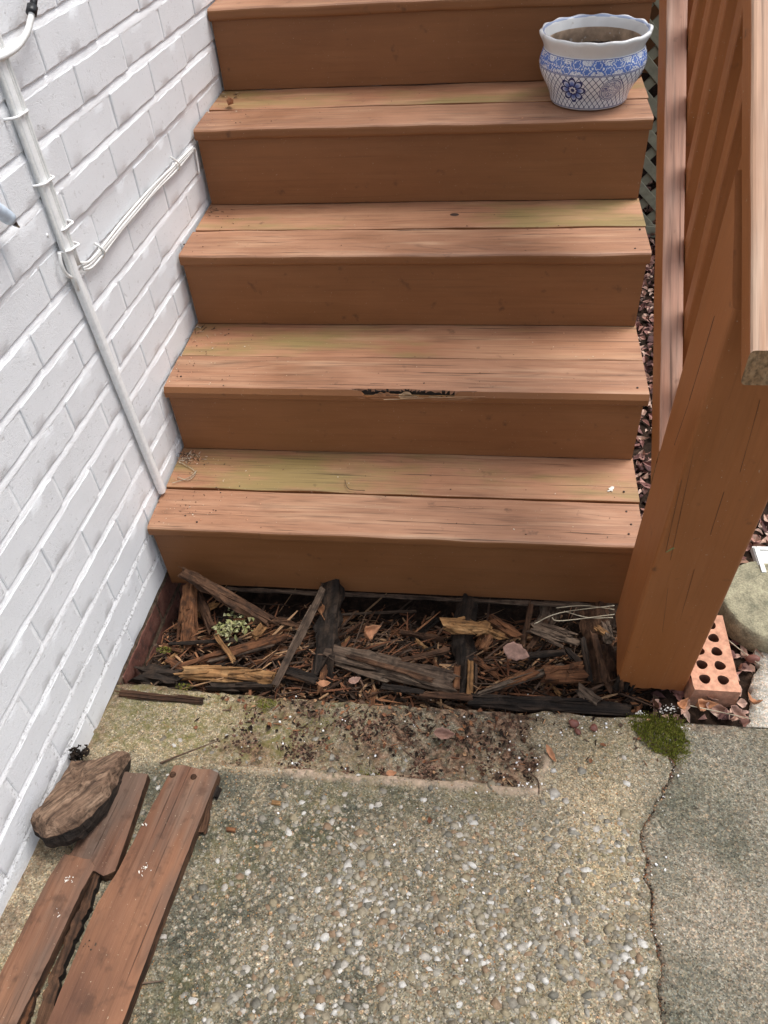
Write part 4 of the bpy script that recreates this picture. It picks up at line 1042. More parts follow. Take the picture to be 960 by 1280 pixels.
# ================================================================== THINGS TO THE RIGHT OF THE POST
# cored brick
def cored_brick():
    LX, LY, H = 0.098, 0.200, 0.060; vs = []; fs = []; mi = []
    nxh, nyh, rad, K = 2, 5, 0.0115, 24
    mx, my = 0.012, 0.010; cx_ = (LX - 2 * mx) / nxh; cy_ = (LY - 2 * my) / nyh
    def quad(a, b, c, d, m=0):
        n0 = len(vs); vs.extend([a, b, c, d]); fs.append((n0, n0 + 1, n0 + 2, n0 + 3)); mi.append(m)
    # margins
    for (x0, x1, y0, y1) in ((-LX/2, LX/2, -LY/2, -LY/2 + my), (-LX/2, LX/2, LY/2 - my, LY/2), (-LX/2, -LX/2 + mx, -LY/2 + my, LY/2 - my), (LX/2 - mx, LX/2, -LY/2 + my, LY/2 - my)):
        quad((x0, y0, 0), (x1, y0, 0), (x1, y1, 0), (x0, y1, 0))
    for ix in range(nxh):
        for iy in range(nyh):
            ox, oy = -LX/2 + mx + cx_ * (ix + .5), -LY/2 + my + cy_ * (iy + .5); ring = []; outer = []; low = []
            for k in range(K):
                a = 2 * math.pi * k / K + math.pi / 4; c, s = math.cos(a), math.sin(a); m = max(abs(c), abs(s))
                outer.append((ox + c / m * cx_ / 2, oy + s / m * cy_ / 2, 0)); rr = rad * (1 + 0.06 * math.sin(a * 3 + ix + iy))
                ring.append((ox + c * rr, oy + s * rr, -0.0004)); low.append((ox + c * rr * .97, oy + s * rr * .97, -0.05))
            for k in range(K):
                k2 = (k + 1) % K; quad(outer[k], outer[k2], ring[k2], ring[k]); quad(ring[k], ring[k2], low[k2], low[k], 1)
            n0 = len(vs); vs.extend(low); fs.append(tuple(range(n0, n0 + K))); mi.append(1)
    for (a, b) in (((-LX/2, -LY/2), (LX/2, -LY/2)), ((LX/2, -LY/2), (LX/2, LY/2)), ((LX/2, LY/2), (-LX/2, LY/2)), ((-LX/2, LY/2), (-LX/2, -LY/2))):
        N = 6
        for i in range(N):
            p = [a[0] + (b[0] - a[0]) * i / N, a[1] + (b[1] - a[1]) * i / N]; q = [a[0] + (b[0] - a[0]) * (i + 1) / N, a[1] + (b[1] - a[1]) * (i + 1) / N]
            quad((p[0], p[1], -H), (q[0], q[1], -H), (q[0], q[1], 0), (p[0], p[1], 0))
    # chip the near left corner
    for i, (x, y, z) in enumerate(vs):
        if abs(z) < .03 and x < -LX/2 + .001 and y < -LY/2 + .030: vs[i] = (x + 0.006 * (1 - (y + LY/2) / .03), y, z)
    o = mobj('cored_brick', vs, fs, [M_PBRICK, M_HOLE], None, False, mi)
    bm = bmesh.new(); bm.from_mesh(o.data); bmesh.ops.remove_doubles(bm, verts=bm.verts, dist=0.0001); bmesh.ops.recalc_face_normals(bm, faces=bm.faces); bm.to_mesh(o.data); bm.free()
    return o
cbk = cored_brick(); cbk.location = (1.293, -0.155, -0.157); cbk.rotation_euler = (0.0, 0.0, 0.0)
tag(cbk, 'salmon pink brick with rows of round holes lying beside the post', 'brick')
# round stepping stone
st = lathe('stepping_stone', [(0.0, 0.002), (.04, .002), (.08, .001), (.105, .0), (.117, -.0015), (.120, -.004), (.1235, -.016), (.124, -.04), (.122, -.065), (.105, -.07)], M_DISC, None, 80, lambda a, r, z, j: (r * (1 + 0.006 * math.sin(a * 5 + j)), z + 0.0015 * mn.noise(Vector((r * 60 * math.cos(a), r * 60 * math.sin(a), 1)))))
st.data.set_sharp_from_angle(angle=0.7); st.location = (1.472, -0.006, -0.150); fixn(st)
tag(st, 'round lichen-stained concrete stepping stone at the right edge', 'stepping stone')
# white trim piece with a groove
tr = empty('trim_piece', at(958, 700, -0.15), None, 'white painted board end with a groove lying on the leaves at the right edge', 'trim board')
def trp(o): o.parent = tr; o.matrix_parent_inverse = Matrix.Translation(tr.location).inverted(); return o
o = board('panel', 0.26, 0.088, 0.016, [M_WHITE], None, r=0.002, n=4); o.location = (1.449 + 0.13, 0.116, -0.158); o.rotation_euler = (0, 0, 0.02); trp(o)
o = board('raised_edge', 0.26, 0.010, 0.006, [M_WHITE], None, r=0.002, n=4); o.location = (1.456 + 0.13, 0.150, -0.147); o.rotation_euler = (0, 0, 0.02); trp(o)
o = board('raised_edge', 0.010, 0.080, 0.005, [M_WHITE], None, r=0.0015, n=2); o.location = (1.456, 0.112, -0.148); o.rotation_euler = (0, 0, 0.02); trp(o)

# leaf litter over the soil on the right
rg = random.Random(17); hp = Heap(); cnt = 0
while cnt < 5200:
    x = rg.uniform(1.13, 2.3); y = rg.uniform(-0.30, 2.5)
    if rg.random() > (1.0 if x < 1.65 else 0.5): continue
    if x < 1.17 and y < 0.1: continue
    if y < -0.16 and x > 1.36: continue
    if 1.235 < x < 1.35 and -0.26 < y < -0.05: continue
    if math.hypot(x - 1.472, y + .006) < 0.125: continue
    L = rg.uniform(.016, .045); z = ground_h(x, y) + rg.uniform(.002, .020)
    hp.leaf((x, y, z), L, L * rg.uniform(.3, .7), rg, 0.9, 0.6); cnt += 1
tag(hp.build('leaf_litter', M_LITTER, None), 'reddish brown dead leaves covering the ground right of the steps', kind='stuff')

# ================================================================== MOSS, PERLITE
rg = random.Random(9); hp = Heap()
mc = atp(822, 922); poly = [atp(u, v) for u, v in ((787, 897), (800, 893), (830, 895), (853, 899), (860, 918), (861, 940), (850, 952), (838, 947), (815, 938), (800, 922), (788, 908))]
def inpoly(x, y, P):
    c = False; j = len(P) - 1
    for i in range(len(P)):
        if (P[i].y > y) != (P[j].y > y) and x < (P[j].x - P[i].x) * (y - P[i].y) / (P[j].y - P[i].y) + P[i].x: c = not c
        j = i
    return c
xs = [q.x for q in poly]; ys = [q.y for q in poly]; cnt = 0
while cnt < 2800:
    x = rg.uniform(min(xs) - .004, max(xs) + .004); y = rg.uniform(min(ys) - .004, max(ys) + .004)
    if not inpoly(x + rg.uniform(-.005, .005), y + rg.uniform(-.005, .005), poly): continue
    d = math.hypot((x - mc.x) / .06, (y - mc.y) / .05); z = padz(y) - 0.003 + 0.016 * max(0, 1 - d * d) + 0.005 * n2(x, y, 90)
    rr = rg.uniform(.0009, .0018); hp.blob((x, y, z), rr, rr, rg.uniform(.0025, .006), rg.uniform(0, 6), rg, OCT, 0.5); cnt += 1
for _ in range(700):
    k = rg.randrange(len(poly)); t = rg.random(); e = poly[k].lerp(poly[(k + 1) % len(poly)], t); x = e.x + rg.gauss(0, .006); y = e.y + rg.gauss(0, .006)
    rr = rg.uniform(.0007, .0014); hp.blob((x, y, padz(y) - .0015), rr, rr, rg.uniform(.0015, .0035), rg.uniform(0, 6), rg, OCT, .5)
tag(hp.build('moss', M_MOSS, None), 'bright green cushion of moss at the crack below the post', kind='stuff')
hp = Heap(); cnt = 0
for (u, v, R, n) in ((332, 879, 10, 260), (192, 900, 14, 90), (400, 905, 14, 70), (462, 965, 10, 50), (230, 858, 8, 80), (205, 812, 7, 120)):
    for _ in range(n):
        a = rg.uniform(0, 6.28); q = R * math.sqrt(rg.random()); c = atp(u + q * math.cos(a) * 1.4, v + q * math.sin(a) * .6)
        rr = rg.uniform(.0007, .0014); hp.blob((c.x, c.y, c.z - .001), rr, rr, rg.uniform(.0015, .003), 0, rg, OCT, .5)
tag(hp.build('moss', M_MOSS, None), 'scattered green moss tufts along the broken slab edge', kind='stuff')
hp = Heap()
spots = [(802, 888, 10, 40), (838, 880, 14, 30), (700, 900, 50, 26), (650, 960, 40, 22), (760, 905, 26, 22), (580, 900, 120, 24), (858, 905, 16, 8), (846, 965, 22, 9), (822, 1010, 22, 7), (826, 930, 22, 9), (812, 1080, 26, 7), (815, 1180, 30, 5), (500, 1000, 200, 26), (660, 985, 20, 20), (350, 920, 80, 12), (600, 1130, 200, 30)]
for (u, v, R, n) in spots:
    for _ in range(n):
        uu, vv = u + rg.gauss(0, R * .5), v + rg.gauss(0, R * .28)
        c = atp(uu, vv)
        if c.y > pad_edge_y(c.x) - .002: c.z -= .02
        r = rg.choice((.001, .0013, .0016, .0022, .003)); hp.blob((c.x, c.y, c.z + r * .5), r, r * .8, r * .7, rg.uniform(0, 6), rg, ICO, .25)
tag(hp.build('perlite_crumbs', M_PERL, None, True), 'white perlite crumbs strewn over the slab edge and crack', kind='stuff')

# ================================================================== ROTTEN WOOD IN THE HOLE
def piece(name, A, B, w, t, mat, label, seed, cat='wood scrap', group='rotten wood scraps in the hole', **kw):
    o = shard(name, A, B, w, t, mat, None, kw.pop('rag', .4), seed, kw.pop('taper', (1, 1)), n=kw.pop('n', 22), rough=kw.pop('rough', .30), **kw)
    me = o.data; hv = Heap(); hv.v = [tuple(v.co) for v in me.vertices]; hv.f = [tuple(q.vertices) for q in me.polygons]
    L = (Vector(B) - Vector(A)).length; rg = random.Random(seed * 7)
    for _ in range(int(6 + w * 220)):
        l = L * rg.uniform(.12, .55); x = rg.uniform(-L * .58, L * .58 - l); a = rg.uniform(-.2, 3.35)
        hv.splint((x, math.cos(a) * w * .5, math.sin(a) * t * .52), (l, rg.uniform(-.14, .14) * w * 2, rg.uniform(-.05, .12) * w), w * rg.uniform(.10, .34), t * rg.uniform(.10, .35), rg)
    me.clear_geometry(); me.from_pydata(hv.v, [], hv.f); me.update()
    return tag(o, label, cat, group)
piece('broken_rail', aty(226, 716, -0.030), at(338, 777, -0.205), 0.030, 0.018, M_BROWN, 'long brown splintered batten slanting down from the corner by the wall', 101, rag=.25)
piece('wood_stake', aty(237, 731, -0.025), at(234, 808, -0.235), 0.038, 0.024, M_ORANGE, 'upright orange-brown rotten stake beside the bare red bricks', 102, up=(0, -1, .3), rag=.3)
piece('wood_stake', aty(243, 733, -0.018), at(265, 788, -0.225), 0.024, 0.014, M_BROWN, 'short brown stake leaning right of the orange-brown stake', 103, up=(0, -1, .3))
piece('leaning_stick', aty(404, 736, -0.030), at(343, 857, -0.185), 0.017, 0.010, M_GREY, 'grey-brown square stick leaning on the black stringer stub', 104, up=(0, -1, .6), rag=.15, rough=.08)
piece('plank_scrap', at(228, 842, -0.212), at(343, 849, -0.212), 0.030, 0.026, M_TAN, 'tan split plank lying along the slab edge left of the leaning stick', 105, rag=.3, rough=.2)
piece('plank_scrap', at(262, 857, -0.223), at(341, 858, -0.223), 0.020, 0.024, M_DARK, 'black rotten underside piece below the tan split plank', 106)
piece('rotten_lump', at(172, 842, -0.222), at(232, 850, -0.222), 0.040, 0.024, M_DARK, 'dark crumbling wood lump in the left corner of the hole', 107, rough=.4, rag=.8)
piece('wood_splinter', at(228, 832, -0.220), at(345, 797, -0.215), 0.013, 0.008, M_ORANGE, 'long reddish splinter rising right below the lichen clump', 108, rag=.7, bend=.004)
piece('wood_splinter', at(262, 826, -0.210), at(340, 806, -0.208), 0.010, 0.006, M_GREY, 'thin greyish splinter under the long reddish one', 109, rag=.8)
piece('wood_splinter', at(287, 819, -0.206), at(358, 796, -0.205), 0.012, 0.007, M_ORANGE, 'reddish splinter whose tip nears the leaning stick', 110, rag=.7)
piece('wood_splinter', at(270, 793, -0.195), at(292, 826, -0.195), 0.010, 0.006, M_TAN, 'bright orange-tan sliver lying across the reddish splinters', 111, rag=.6)
piece('wood_chip', at(318, 796, -0.20), at(329, 783, -0.195), 0.020, 0.008, M_TAN, 'small pale orange chip above the reddish splinters', 112, n=8, rag=.3)
piece('wood_stick', at(212, 805, -0.215), at(302, 800, -0.212), 0.009, 0.008, M_DARK, 'thin dark stick lying level at the foot of the stake', 113)
piece('wood_stick', at(333, 775, -0.230), at(386, 784, -0.235), 0.014, 0.010, M_BROWN, 'dark brown stick end beyond the slanting batten', 114, taper=(1, .4))
piece('rotten_log', at(416, 818, -0.215), at(566, 856, -0.205), 0.046, 0.024, M_GREY, 'long grey-brown rotten plank slanting between the two black stubs', 115, rag=.5, rough=.22, n=28)
piece('wood_splinter', at(436, 820, -0.198), at(540, 850, -0.190), 0.012, 0.007, M_BROWN, 'brown strip peeling off the long grey-brown plank', 116, rag=.8)
piece('plank_scrap', at(526, 868, -0.200), at(592, 872, -0.200), 0.014, 0.009, M_BROWN, 'short brown lath along the slab edge below the long plank', 117)
piece('split_wood', at(557, 783, -0.190), at(606, 787, -0.190), 0.034, 0.018, M_TAN, 'bright honey-coloured chunk of freshly split wood', 118, rag=.6, rough=.35, n=20)
piece('split_wood', at(590, 780, -0.195), at(628, 797, -0.200), 0.020, 0.014, M_TAN, 'pale tail of split wood right of the honey-coloured chunk', 119, rag=.8, rough=.3, taper=(1, .6))
piece('split_wood', at(612, 774, -0.215), at(645, 794, -0.215), 0.026, 0.014, M_ORANGE, 'orange-brown flake behind the honey-coloured chunk', 120, rag=.6)
piece('split_wood', at(604, 812, -0.20), at(613, 796, -0.192), 0.016, 0.010, M_ORANGE, 'small reddish upright flake below the honey-coloured chunk', 121, n=8)
piece('wood_stick', aty(663, 753, 0.005), at(654, 808, -0.235), 0.013, 0.010, M_BROWN, 'thin dark upright stick near the middle of the right half', 122, up=(0, -1, .3))
piece('wood_block', aty(690, 752, 0.03), at(682, 784, -0.265), 0.040, 0.02, M_GREY, 'tan-grey block end standing under the riser behind the straws', 123, up=(0, -1, .3), rag=.2)
piece('plank_scrap', at(666, 784, -0.205), at(726, 806, -0.205), 0.034, 0.012, M_GREY, 'flat grey-brown slat slanting below the straws', 124, rag=.4, taper=(1, .5))
piece('wood_stick', at(708, 812, -0.210), at(733, 838, -0.215), 0.013, 0.009, M_DARK, 'black stick between the flat slat and the flaking stub', 125)
piece('wood_block', at(680, 845, -0.205), at(731, 843, -0.205), 0.036, 0.022, M_ORANGE, 'orange-tan wood block end near the slab edge on the right', 126, rag=.35, rough=.3)
piece('bent_branch', at(598, 866, -0.195), at(702, 832, -0.205), 0.013, 0.011, M_GREY, 'thin bent grey branch arching over the orange-tan block', 127, bend=-.006, rough=.15, taper=(.5, 1.1))
piece('rotten_beam', at(592, 876, -0.208), at(790, 889, -0.206), 0.028, 0.020, M_DARK, 'long black rotten beam lying along the slab edge', 128, rag=.5, rough=.3, n=40)
piece('wood_stake', at(722, 860, -0.200), at(748, 878, -0.195), 0.024, 0.014, M_GREY, 'short tan-grey stake stub by the end of the black beam', 129)
piece('wood_splinter', at(742, 790, -0.195), at(758, 852, -0.200), 0.015, 0.010, M_BROWN, 'brown splinter standing against the flaking stub', 130, rag=.8)
piece('wood_splinter', at(729, 800, -0.200), at(737, 852, -0.205), 0.012, 0.008, M_DARK, 'dark splinter left of the flaking stub', 131, rag=.8)
piece('wood_splinter', at(756, 778, -0.190), at(762, 800, -0.190), 0.020, 0.010, M_GREY, 'pale chip on top of the flaking stub', 132, n=8, rag=.5)
piece('wood_splinter', at(745, 783, -0.188), at(757, 793, -0.186), 0.014, 0.008, M_TAN, 'small buff chip left of the pale chip on the stub', 133, n=8, rag=.5)
piece('wood_splinter', at(642, 822, -0.205), at(706, 815, -0.205), 0.013, 0.010, M_DARK, 'black strip right of the pinkish leaf', 134)
piece('wood_splinter', at(630, 856, -0.205), at(668, 840, -0.2), 0.020, 0.010, M_ORANGE, 'reddish-brown wedge in front of the pinkish leaf', 135, rag=.6)
piece('wood_splinter', at(490, 830, -0.215), at(560, 812, -0.215), 0.012, 0.010, M_BROWN, 'brown splinter pointing at the honey-coloured chunk', 136)
piece('wood_splinter', at(478, 858, -0.205), at(530, 866, -0.2), 0.013, 0.008, M_DARK, 'black sliver on the slab edge below the long plank', 137)
piece('wood_splinter', at(360, 838, -0.215), at(396, 850, -0.21), 0.018, 0.010, M_DARK, 'black scrap at the foot of the leaning stick', 138)
piece('wood_splinter', at(660, 812, -0.220), at(683, 776, -0.225), 0.012, 0.008, M_BROWN, 'thin brown splinter behind the flat slat', 139)
piece('wood_splinter', at(500, 790, -0.245), at(556, 800, -0.24), 0.012, 0.009, M_BROWN, 'brown stick deep in the hole left of the honey-coloured chunk', 140)
piece('wood_splinter', at(425, 768, -0.265), at(520, 764, -0.275), 0.006, 0.005, M_GREY, 'thin grey root running back under the riser', 141)
piece('lath', atp(150, 867, .004), atp(253, 875, .004), 0.016, 0.008, M_BROWN, 'thin brown lath lying on the slab by the wall corner', 142, group=None, rag=.3, rough=.1)
rg = random.Random(55)
tangle = empty('rotten_splinters', (0.55, -0.15, -0.25), None, 'tangle of ragged rotten splinters strewn through the hole under the bottom step'); tangle['kind'] = 'stuff'
for k in range(52):
    x = rg.uniform(.03, 1.10); y = rg.uniform(-.305, -.03); L = rg.uniform(.03, .11); a = rg.gauss(0, .8); z = ground_h(x, y) + rg.uniform(.012, .034)
    sl_ = piece('splinter', (x, y, z), (x + L * math.cos(a), min(y + L * math.sin(a), -.005), z + rg.uniform(-.012, .014)), rg.uniform(.008, .020), rg.uniform(.005, .011), rg.choice((M_ORANGE, M_ORANGE, M_ORANGE, M_BROWN, M_BROWN, M_TAN, M_DARK)), None, 400 + k, cat=None, group=None, rag=.8, n=9, taper=(rg.uniform(.4, 1), rg.uniform(.3, 1)))
    sl_.parent = tangle; sl_.matrix_parent_inverse = Matrix.Translation(tangle.location).inverted()
# straws
for i, (pts, lb) in enumerate((([(668, 780), (700, 766), (768, 757)], 'longest white straw across the hole'), ([(690, 772), (702, 776), (768, 768)], 'white straw with a kink below the longest one'), ([(705, 764), (735, 772), (766, 772)], 'pale straw crossing the kinked one'), ([(695, 760), (730, 757), (768, 762)], 'pale straw nearest the riser'))):
    o = tube('straw', smoothpath([at(u, v, -0.178 - .003 * i) for u, v in pts], 5), 0.0012, M_STRAW, None, 6)
    tag(o, lb, 'straw', 'dry straws under the riser')
# lichen
hp = Heap(); rg = random.Random(33)
for _ in range(70):
    u, v = rg.gauss(286, 9), rg.gauss(787, 6); c = at(u, v, -0.20 + rg.uniform(0, .012)); hp.leaf(c, rg.uniform(.008, .018), rg.uniform(.006, .012), rg, 1.0, 1.0)
for _ in range(40):
    u, v = rg.gauss(300, 8), rg.gauss(775, 6); c = at(u, v, -0.205 + rg.uniform(0, .012)); hp.leaf(c, rg.uniform(.006, .014), rg.uniform(.005, .010), rg, 1.0, 1.0)
tag(hp.build('lichen', M_LICH, None), 'pale yellow-green lichen clump on the rotten wood', kind='stuff')
# leaves in the hole and about
def leafat(p, L, W, rz, mat, label, seed, curl=.4, fold=.4, tilt=(0.2, 0.1)):
    o = leaf_obj('dead_leaf', p, L, W, (tilt[0], tilt[1], rz), mat, curl, fold, seed); return tag(o, label, 'leaf', 'single dead leaves')
leafat(at(645, 815, -0.185), .062, .040, -0.2, M_LEAFP, 'pinkish grey leaf lying flat among the rotten wood', 1, .1, .15, (0.5, 0.2))
leafat(at(456, 792, -0.200), .056, .034, 1.1, M_LEAFO, 'curled orange-brown leaf between the two black stubs', 2, 1.2, .8, (.9, .3))
leafat(at(405, 855, -0.195), .030, .016, .2, M_LEAFO, 'orange-brown leaf at the foot of the black stub', 3)
leafat(at(443, 851, -0.190), .030, .017, .5, M_LEAFP, 'pale leaf on the slab edge right of the black stub', 4)
leafat(atp(553, 918, .006), .046, .024, .1, M_LEAFP, 'crumpled pink leaf on the dirty recess', 5, .9, 1.3, (.4, .2))
leafat(atp(489, 967, .004), .022, .013, .2, M_LEAFO, 'small orange leaf scrap on the lip of the recess', 6)
leafat(atp(689, 943, .005), .04, .012, -1.1, M_LEAFO, 'narrow leaf at the right corner of the recess', 7)
leafat(atp(872, 882, .010), .050, .026, .3, M_LEAFO, 'tan curled leaf in front of the holed brick', 8, 1.4, 1.1, (.5, .3))
leafat(atp(897, 888, .008), .042, .022, -.4, M_LEAFP, 'brown leaf right of the tan curled leaf', 12, 1.0, 1.0, (.3, -.3))
leafat(atp(921, 893, .008), .040, .020, -.7, M_LEAFP, 'folded leaf at the corner of the grey slab', 9, .8, 1.2, (.2, .2))
leafat(atp(850, 884, .006), .034, .020, .9, M_LEAFO, 'reddish leaf between moss and holed brick', 10, 1.2, .9)
leafat(atp(884, 874, .010), .034, .018, 1.9, M_LEAFP, 'small dark leaf tucked against the holed brick', 13, 1.2, 1.0, (.6, 0))
leafat(atp(941, 880, .010), .034, .016, 2.4, M_LEAFO, 'narrow leaf by the pale concrete edging', 14, 1.2, 1.0, (.4, .2))
q = at(286, 135, 3 * h_ + .004); leafat(q + Vector((0, 0, .006)), .030, .020, 2.0, M_LEAFO, 'crumpled dead leaf on the fourth tread by the wall', 11, 1.2, 1.0, (.6, .4))
# nuts
for i, (u, v, lb) in enumerate(((717, 906, 'larger reddish nut at the slab edge'), (742, 911, 'reddish nut beside the moss'), (722, 916, 'small pinkish nut below the larger one'), (940, 826, 'brown nut by the stepping stone'))):
    c = atp(u, v) if i < 3 else at(u, v, -0.19); hp = Heap(); rr = (.0095, .008, .007, .012)[i]
    o = lathe('nut', [(0.0, rr * .8), (rr * .5, rr * .68), (rr * .9, rr * .3), (rr, 0), (rr * .85, -rr * .4), (rr * .4, -rr * .7), (0, -rr * .75)], M_NUT, None, 20, lambda a, r, z, j: (r * (1 + .08 * math.sin(a * 3)), z))
    o.location = c + Vector((0, 0, rr * .6)); o.rotation_euler = (.4 * i, .3, i); o.scale = (1.25, 1, 1); tag(fixn(o), lb, 'nut', 'fallen nuts')
# twigs
for i, (pts, z, lb) in enumerate((([(503, 936), (517, 947), (532, 957)], .005, 'thick short twig on the dirty recess'), ([(200, 954), (225, 944), (272, 926)], .006, 'crooked twig on the slab above the planks'), ([(660, 965), (672, 975), (674, 992)], .005, 'dark twig standing at the recess corner'), ([(424, 1040), (436, 1050), (452, 1062)], .002, 'fine pale twig on the pebbly slab'), ([(160, 1232), (185, 1228), (205, 1226)], .004, 'short dark twig poking from under the long plank'), ([(862, 882), (900, 890), (945, 900)], .022, 'long pale stem in front of the holed brick'), ([(910, 800), (935, 820), (960, 838)], .03, 'pale stem under the stepping stone'))):
    o = tube('twig', smoothpath([atp(u, v, z) for u, v in pts], 5), (.0022, .0024, .002, .0009, .002, .0014, .0014)[i], M_STRAW if i in (3, 5, 6) else M_TWIG, None, 6, taper=.5); tag(o, lb, 'twig', 'twigs on the slab')

# crumbs and splinters nobody could count, filling the hole
rg = random.Random(77); hp = Heap(); cnt = 0
while cnt < 4200:
    x = rg.uniform(0.01, 1.13); y = rg.uniform(-0.315, 0.03)
    z = ground_h(x, y) + rg.uniform(0.0, 0.026)
    if rg.random() > 1.0 - 0.7 * sm(-.08, .0, y): continue
    a = rg.gauss(0, .7); L = rg.choice((.008, .012, .016, .022, .03, .045, .07, .1)) * rg.uniform(.8, 1.2)
    hp.splint((x, y, z), (L * math.cos(a), L * math.sin(a), rg.uniform(-.2, .3) * L), rg.uniform(.0012, .0065), rg.uniform(.001, .0035), rg); cnt += 1
for _ in range(500):
    x = rg.uniform(0.02, 1.2); y = rg.uniform(-0.32, -0.24); z = ground_h(x, y) + rg.uniform(0.004, 0.02)
    hp.leaf((x, y, z), rg.uniform(.012, .03), rg.uniform(.008, .018), rg, .9, .7)
tag(hp.build('wood_debris', M_DEBRIS, None), 'dark splinters and bark crumbs filling the hole under the bottom step', kind='stuff')
# litter on the recess and slab edge
hp = Heap(); cnt = 0
while cnt < 420:
    x = rg.uniform(.15, 1.2); y = -.31 - abs(rg.gauss(0, .07))
    rec = pad_h(x, y)[1]
    if rg.random() > .15 + .85 * rec * sm(.25, .45, x): continue
    z = pad_h(x, y)[0] + .002; a = rg.uniform(0, 6.28)
    if rg.random() < .6: hp.splint((x, y, z), (rg.uniform(.004, .02) * math.cos(a), rg.uniform(.004, .02) * math.sin(a), 0), rg.uniform(.001, .003), .0015, rg)
    else: hp.leaf((x, y, z + .002), rg.uniform(.006, .016), rg.uniform(.004, .010), rg, .9, .5)
    cnt += 1
for _ in range(700):
    y = rg.uniform(-1.05, -.32); x = crack_x(y) + rg.gauss(0.001, .003); z = padz(y) - .005 + rg.uniform(0, .003)
    hp.blob((x, y, z), rg.uniform(.001, .003), .002, .0015, rg.uniform(0, 6), rg, OCT, .3)
tag(hp.build('leaf_crumbs', M_DEBRIS, None), 'crumbled leaves and dirt in the recess and along the crack', kind='stuff')
hp = Heap(); cnt = 0
while cnt < 2200:
    x = rg.uniform(.18, .96); y = rg.uniform(-.495, -.312); h, rec = pad_h(x, y)
    if rg.random() > rec * sm(-.05, .30, n2(x, y, 15, 2) + .5 * n2(x, y, 40, 3)) * sm(.2, .45, x): continue
    r = rg.choice((.001, .0014, .002, .0028, .004)); hp.blob((x, y, h + r * .25), r, r * rg.uniform(.6, 1), r * .6, rg.uniform(0, 6), rg, OCT, .35); cnt += 1
tag(hp.build('soil_crumbs', island_mat('brown_soil_crumbs', [C(.03, .018, .012), C(.07, .04, .026), C(.018, .012, .009), C(.13, .07, .045), C(.05, .03, .02), C(.22, .13, .09), C(.10, .05, .035)], .95, .2), None), 'crumbled brown soil clumped in the shallow recess of the slab', kind='stuff')
# specks on the treads, thickest at the wall
hp = Heap()
for _ in range(420):
    i = rg.choice((0, 0, 0, 1, 1, 2, 3)); y = i * r_ + rg.uniform(.01, .26); x = xl(y) + (abs(rg.gauss(0, .10)) if rg.random() < .65 else rg.uniform(0, 1.1))
    if x > 1.13: continue
    z = i * h_ + TL * (y - i * r_) + .0012; rr = rg.choice((.0008, .001, .0014, .002)); hp.blob((x, y, z), rr * 1.3, rr, rr * .6, rg.uniform(0, 6), rg, OCT, .3)
for _ in range(120):
    i = rg.choice((0, 0, 0, 0, 1, 2, 3)); y = i * r_ + .265 - abs(rg.gauss(0, .02)); x = xl(y) + abs(rg.gauss(0, .03))
    a = rg.uniform(0, 6.28); L = rg.uniform(.004, .02); hp.splint((x, y, i * h_ + TL * .26 + .002), (L * math.cos(a), L * math.sin(a), rg.uniform(0, .003)), .0012, .001, rg)
tag(hp.build('tread_crumbs', island_mat('tread_specks', [C(.5, .38, .26), C(.07, .04, .03), C(.62, .52, .4), C(.2, .11, .07), C(.6, .3, .18), C(.06, .05, .04)], .9, .1), None), 'specks of grit and needles gathered on the treads by the wall', kind='stuff')
for i, (pts, lb) in enumerate((([(222, 596), (235, 600), (244, 590), (226, 578)], 'fine dry grass stem curled on the bottom tread by the wall'), ([(215, 604), (236, 597), (246, 588)], 'short straight straw beside the curled stem'), ([(431, 600), (436, 611), (456, 613)], 'bent dark stem on the back of the bottom tread'))):
    tag(tube('stem', smoothpath([at(u, v, .006 + TL * .2) for u, v in pts], 6), .0009, M_TWIG if i == 2 else M_STRAW, None, 5), lb, 'dry stem', 'dry stems on the bottom tread')
# white paper-like scrap on the bottom tread
q = at(763, 611, TL * .2 + .002); hp = Heap(); rg2 = random.Random(4)
for k in range(6): hp.blob((q.x + rg2.uniform(-.007, .007), q.y + rg2.uniform(-.009, .009), q.z + .001), rg2.uniform(.004, .008), rg2.uniform(.002, .005), .0016, rg2.uniform(0, 6), rg2, ICO, .3)
tag(hp.build('white_scrap', M_LITE, None), 'whitish crumpled scrap near the right end of the bottom tread', 'scrap')
# knot hole plug in third tread
o = lathe('knot', [(0, .0004), (.006, .0006), (.0085, .0002), (.009, -.002)], M_SCREW, None, 20); o.location = at(568, 268, 2 * h_ + TL * .22 + .0012); o.scale = (1.3, .8, 1); sp(o)

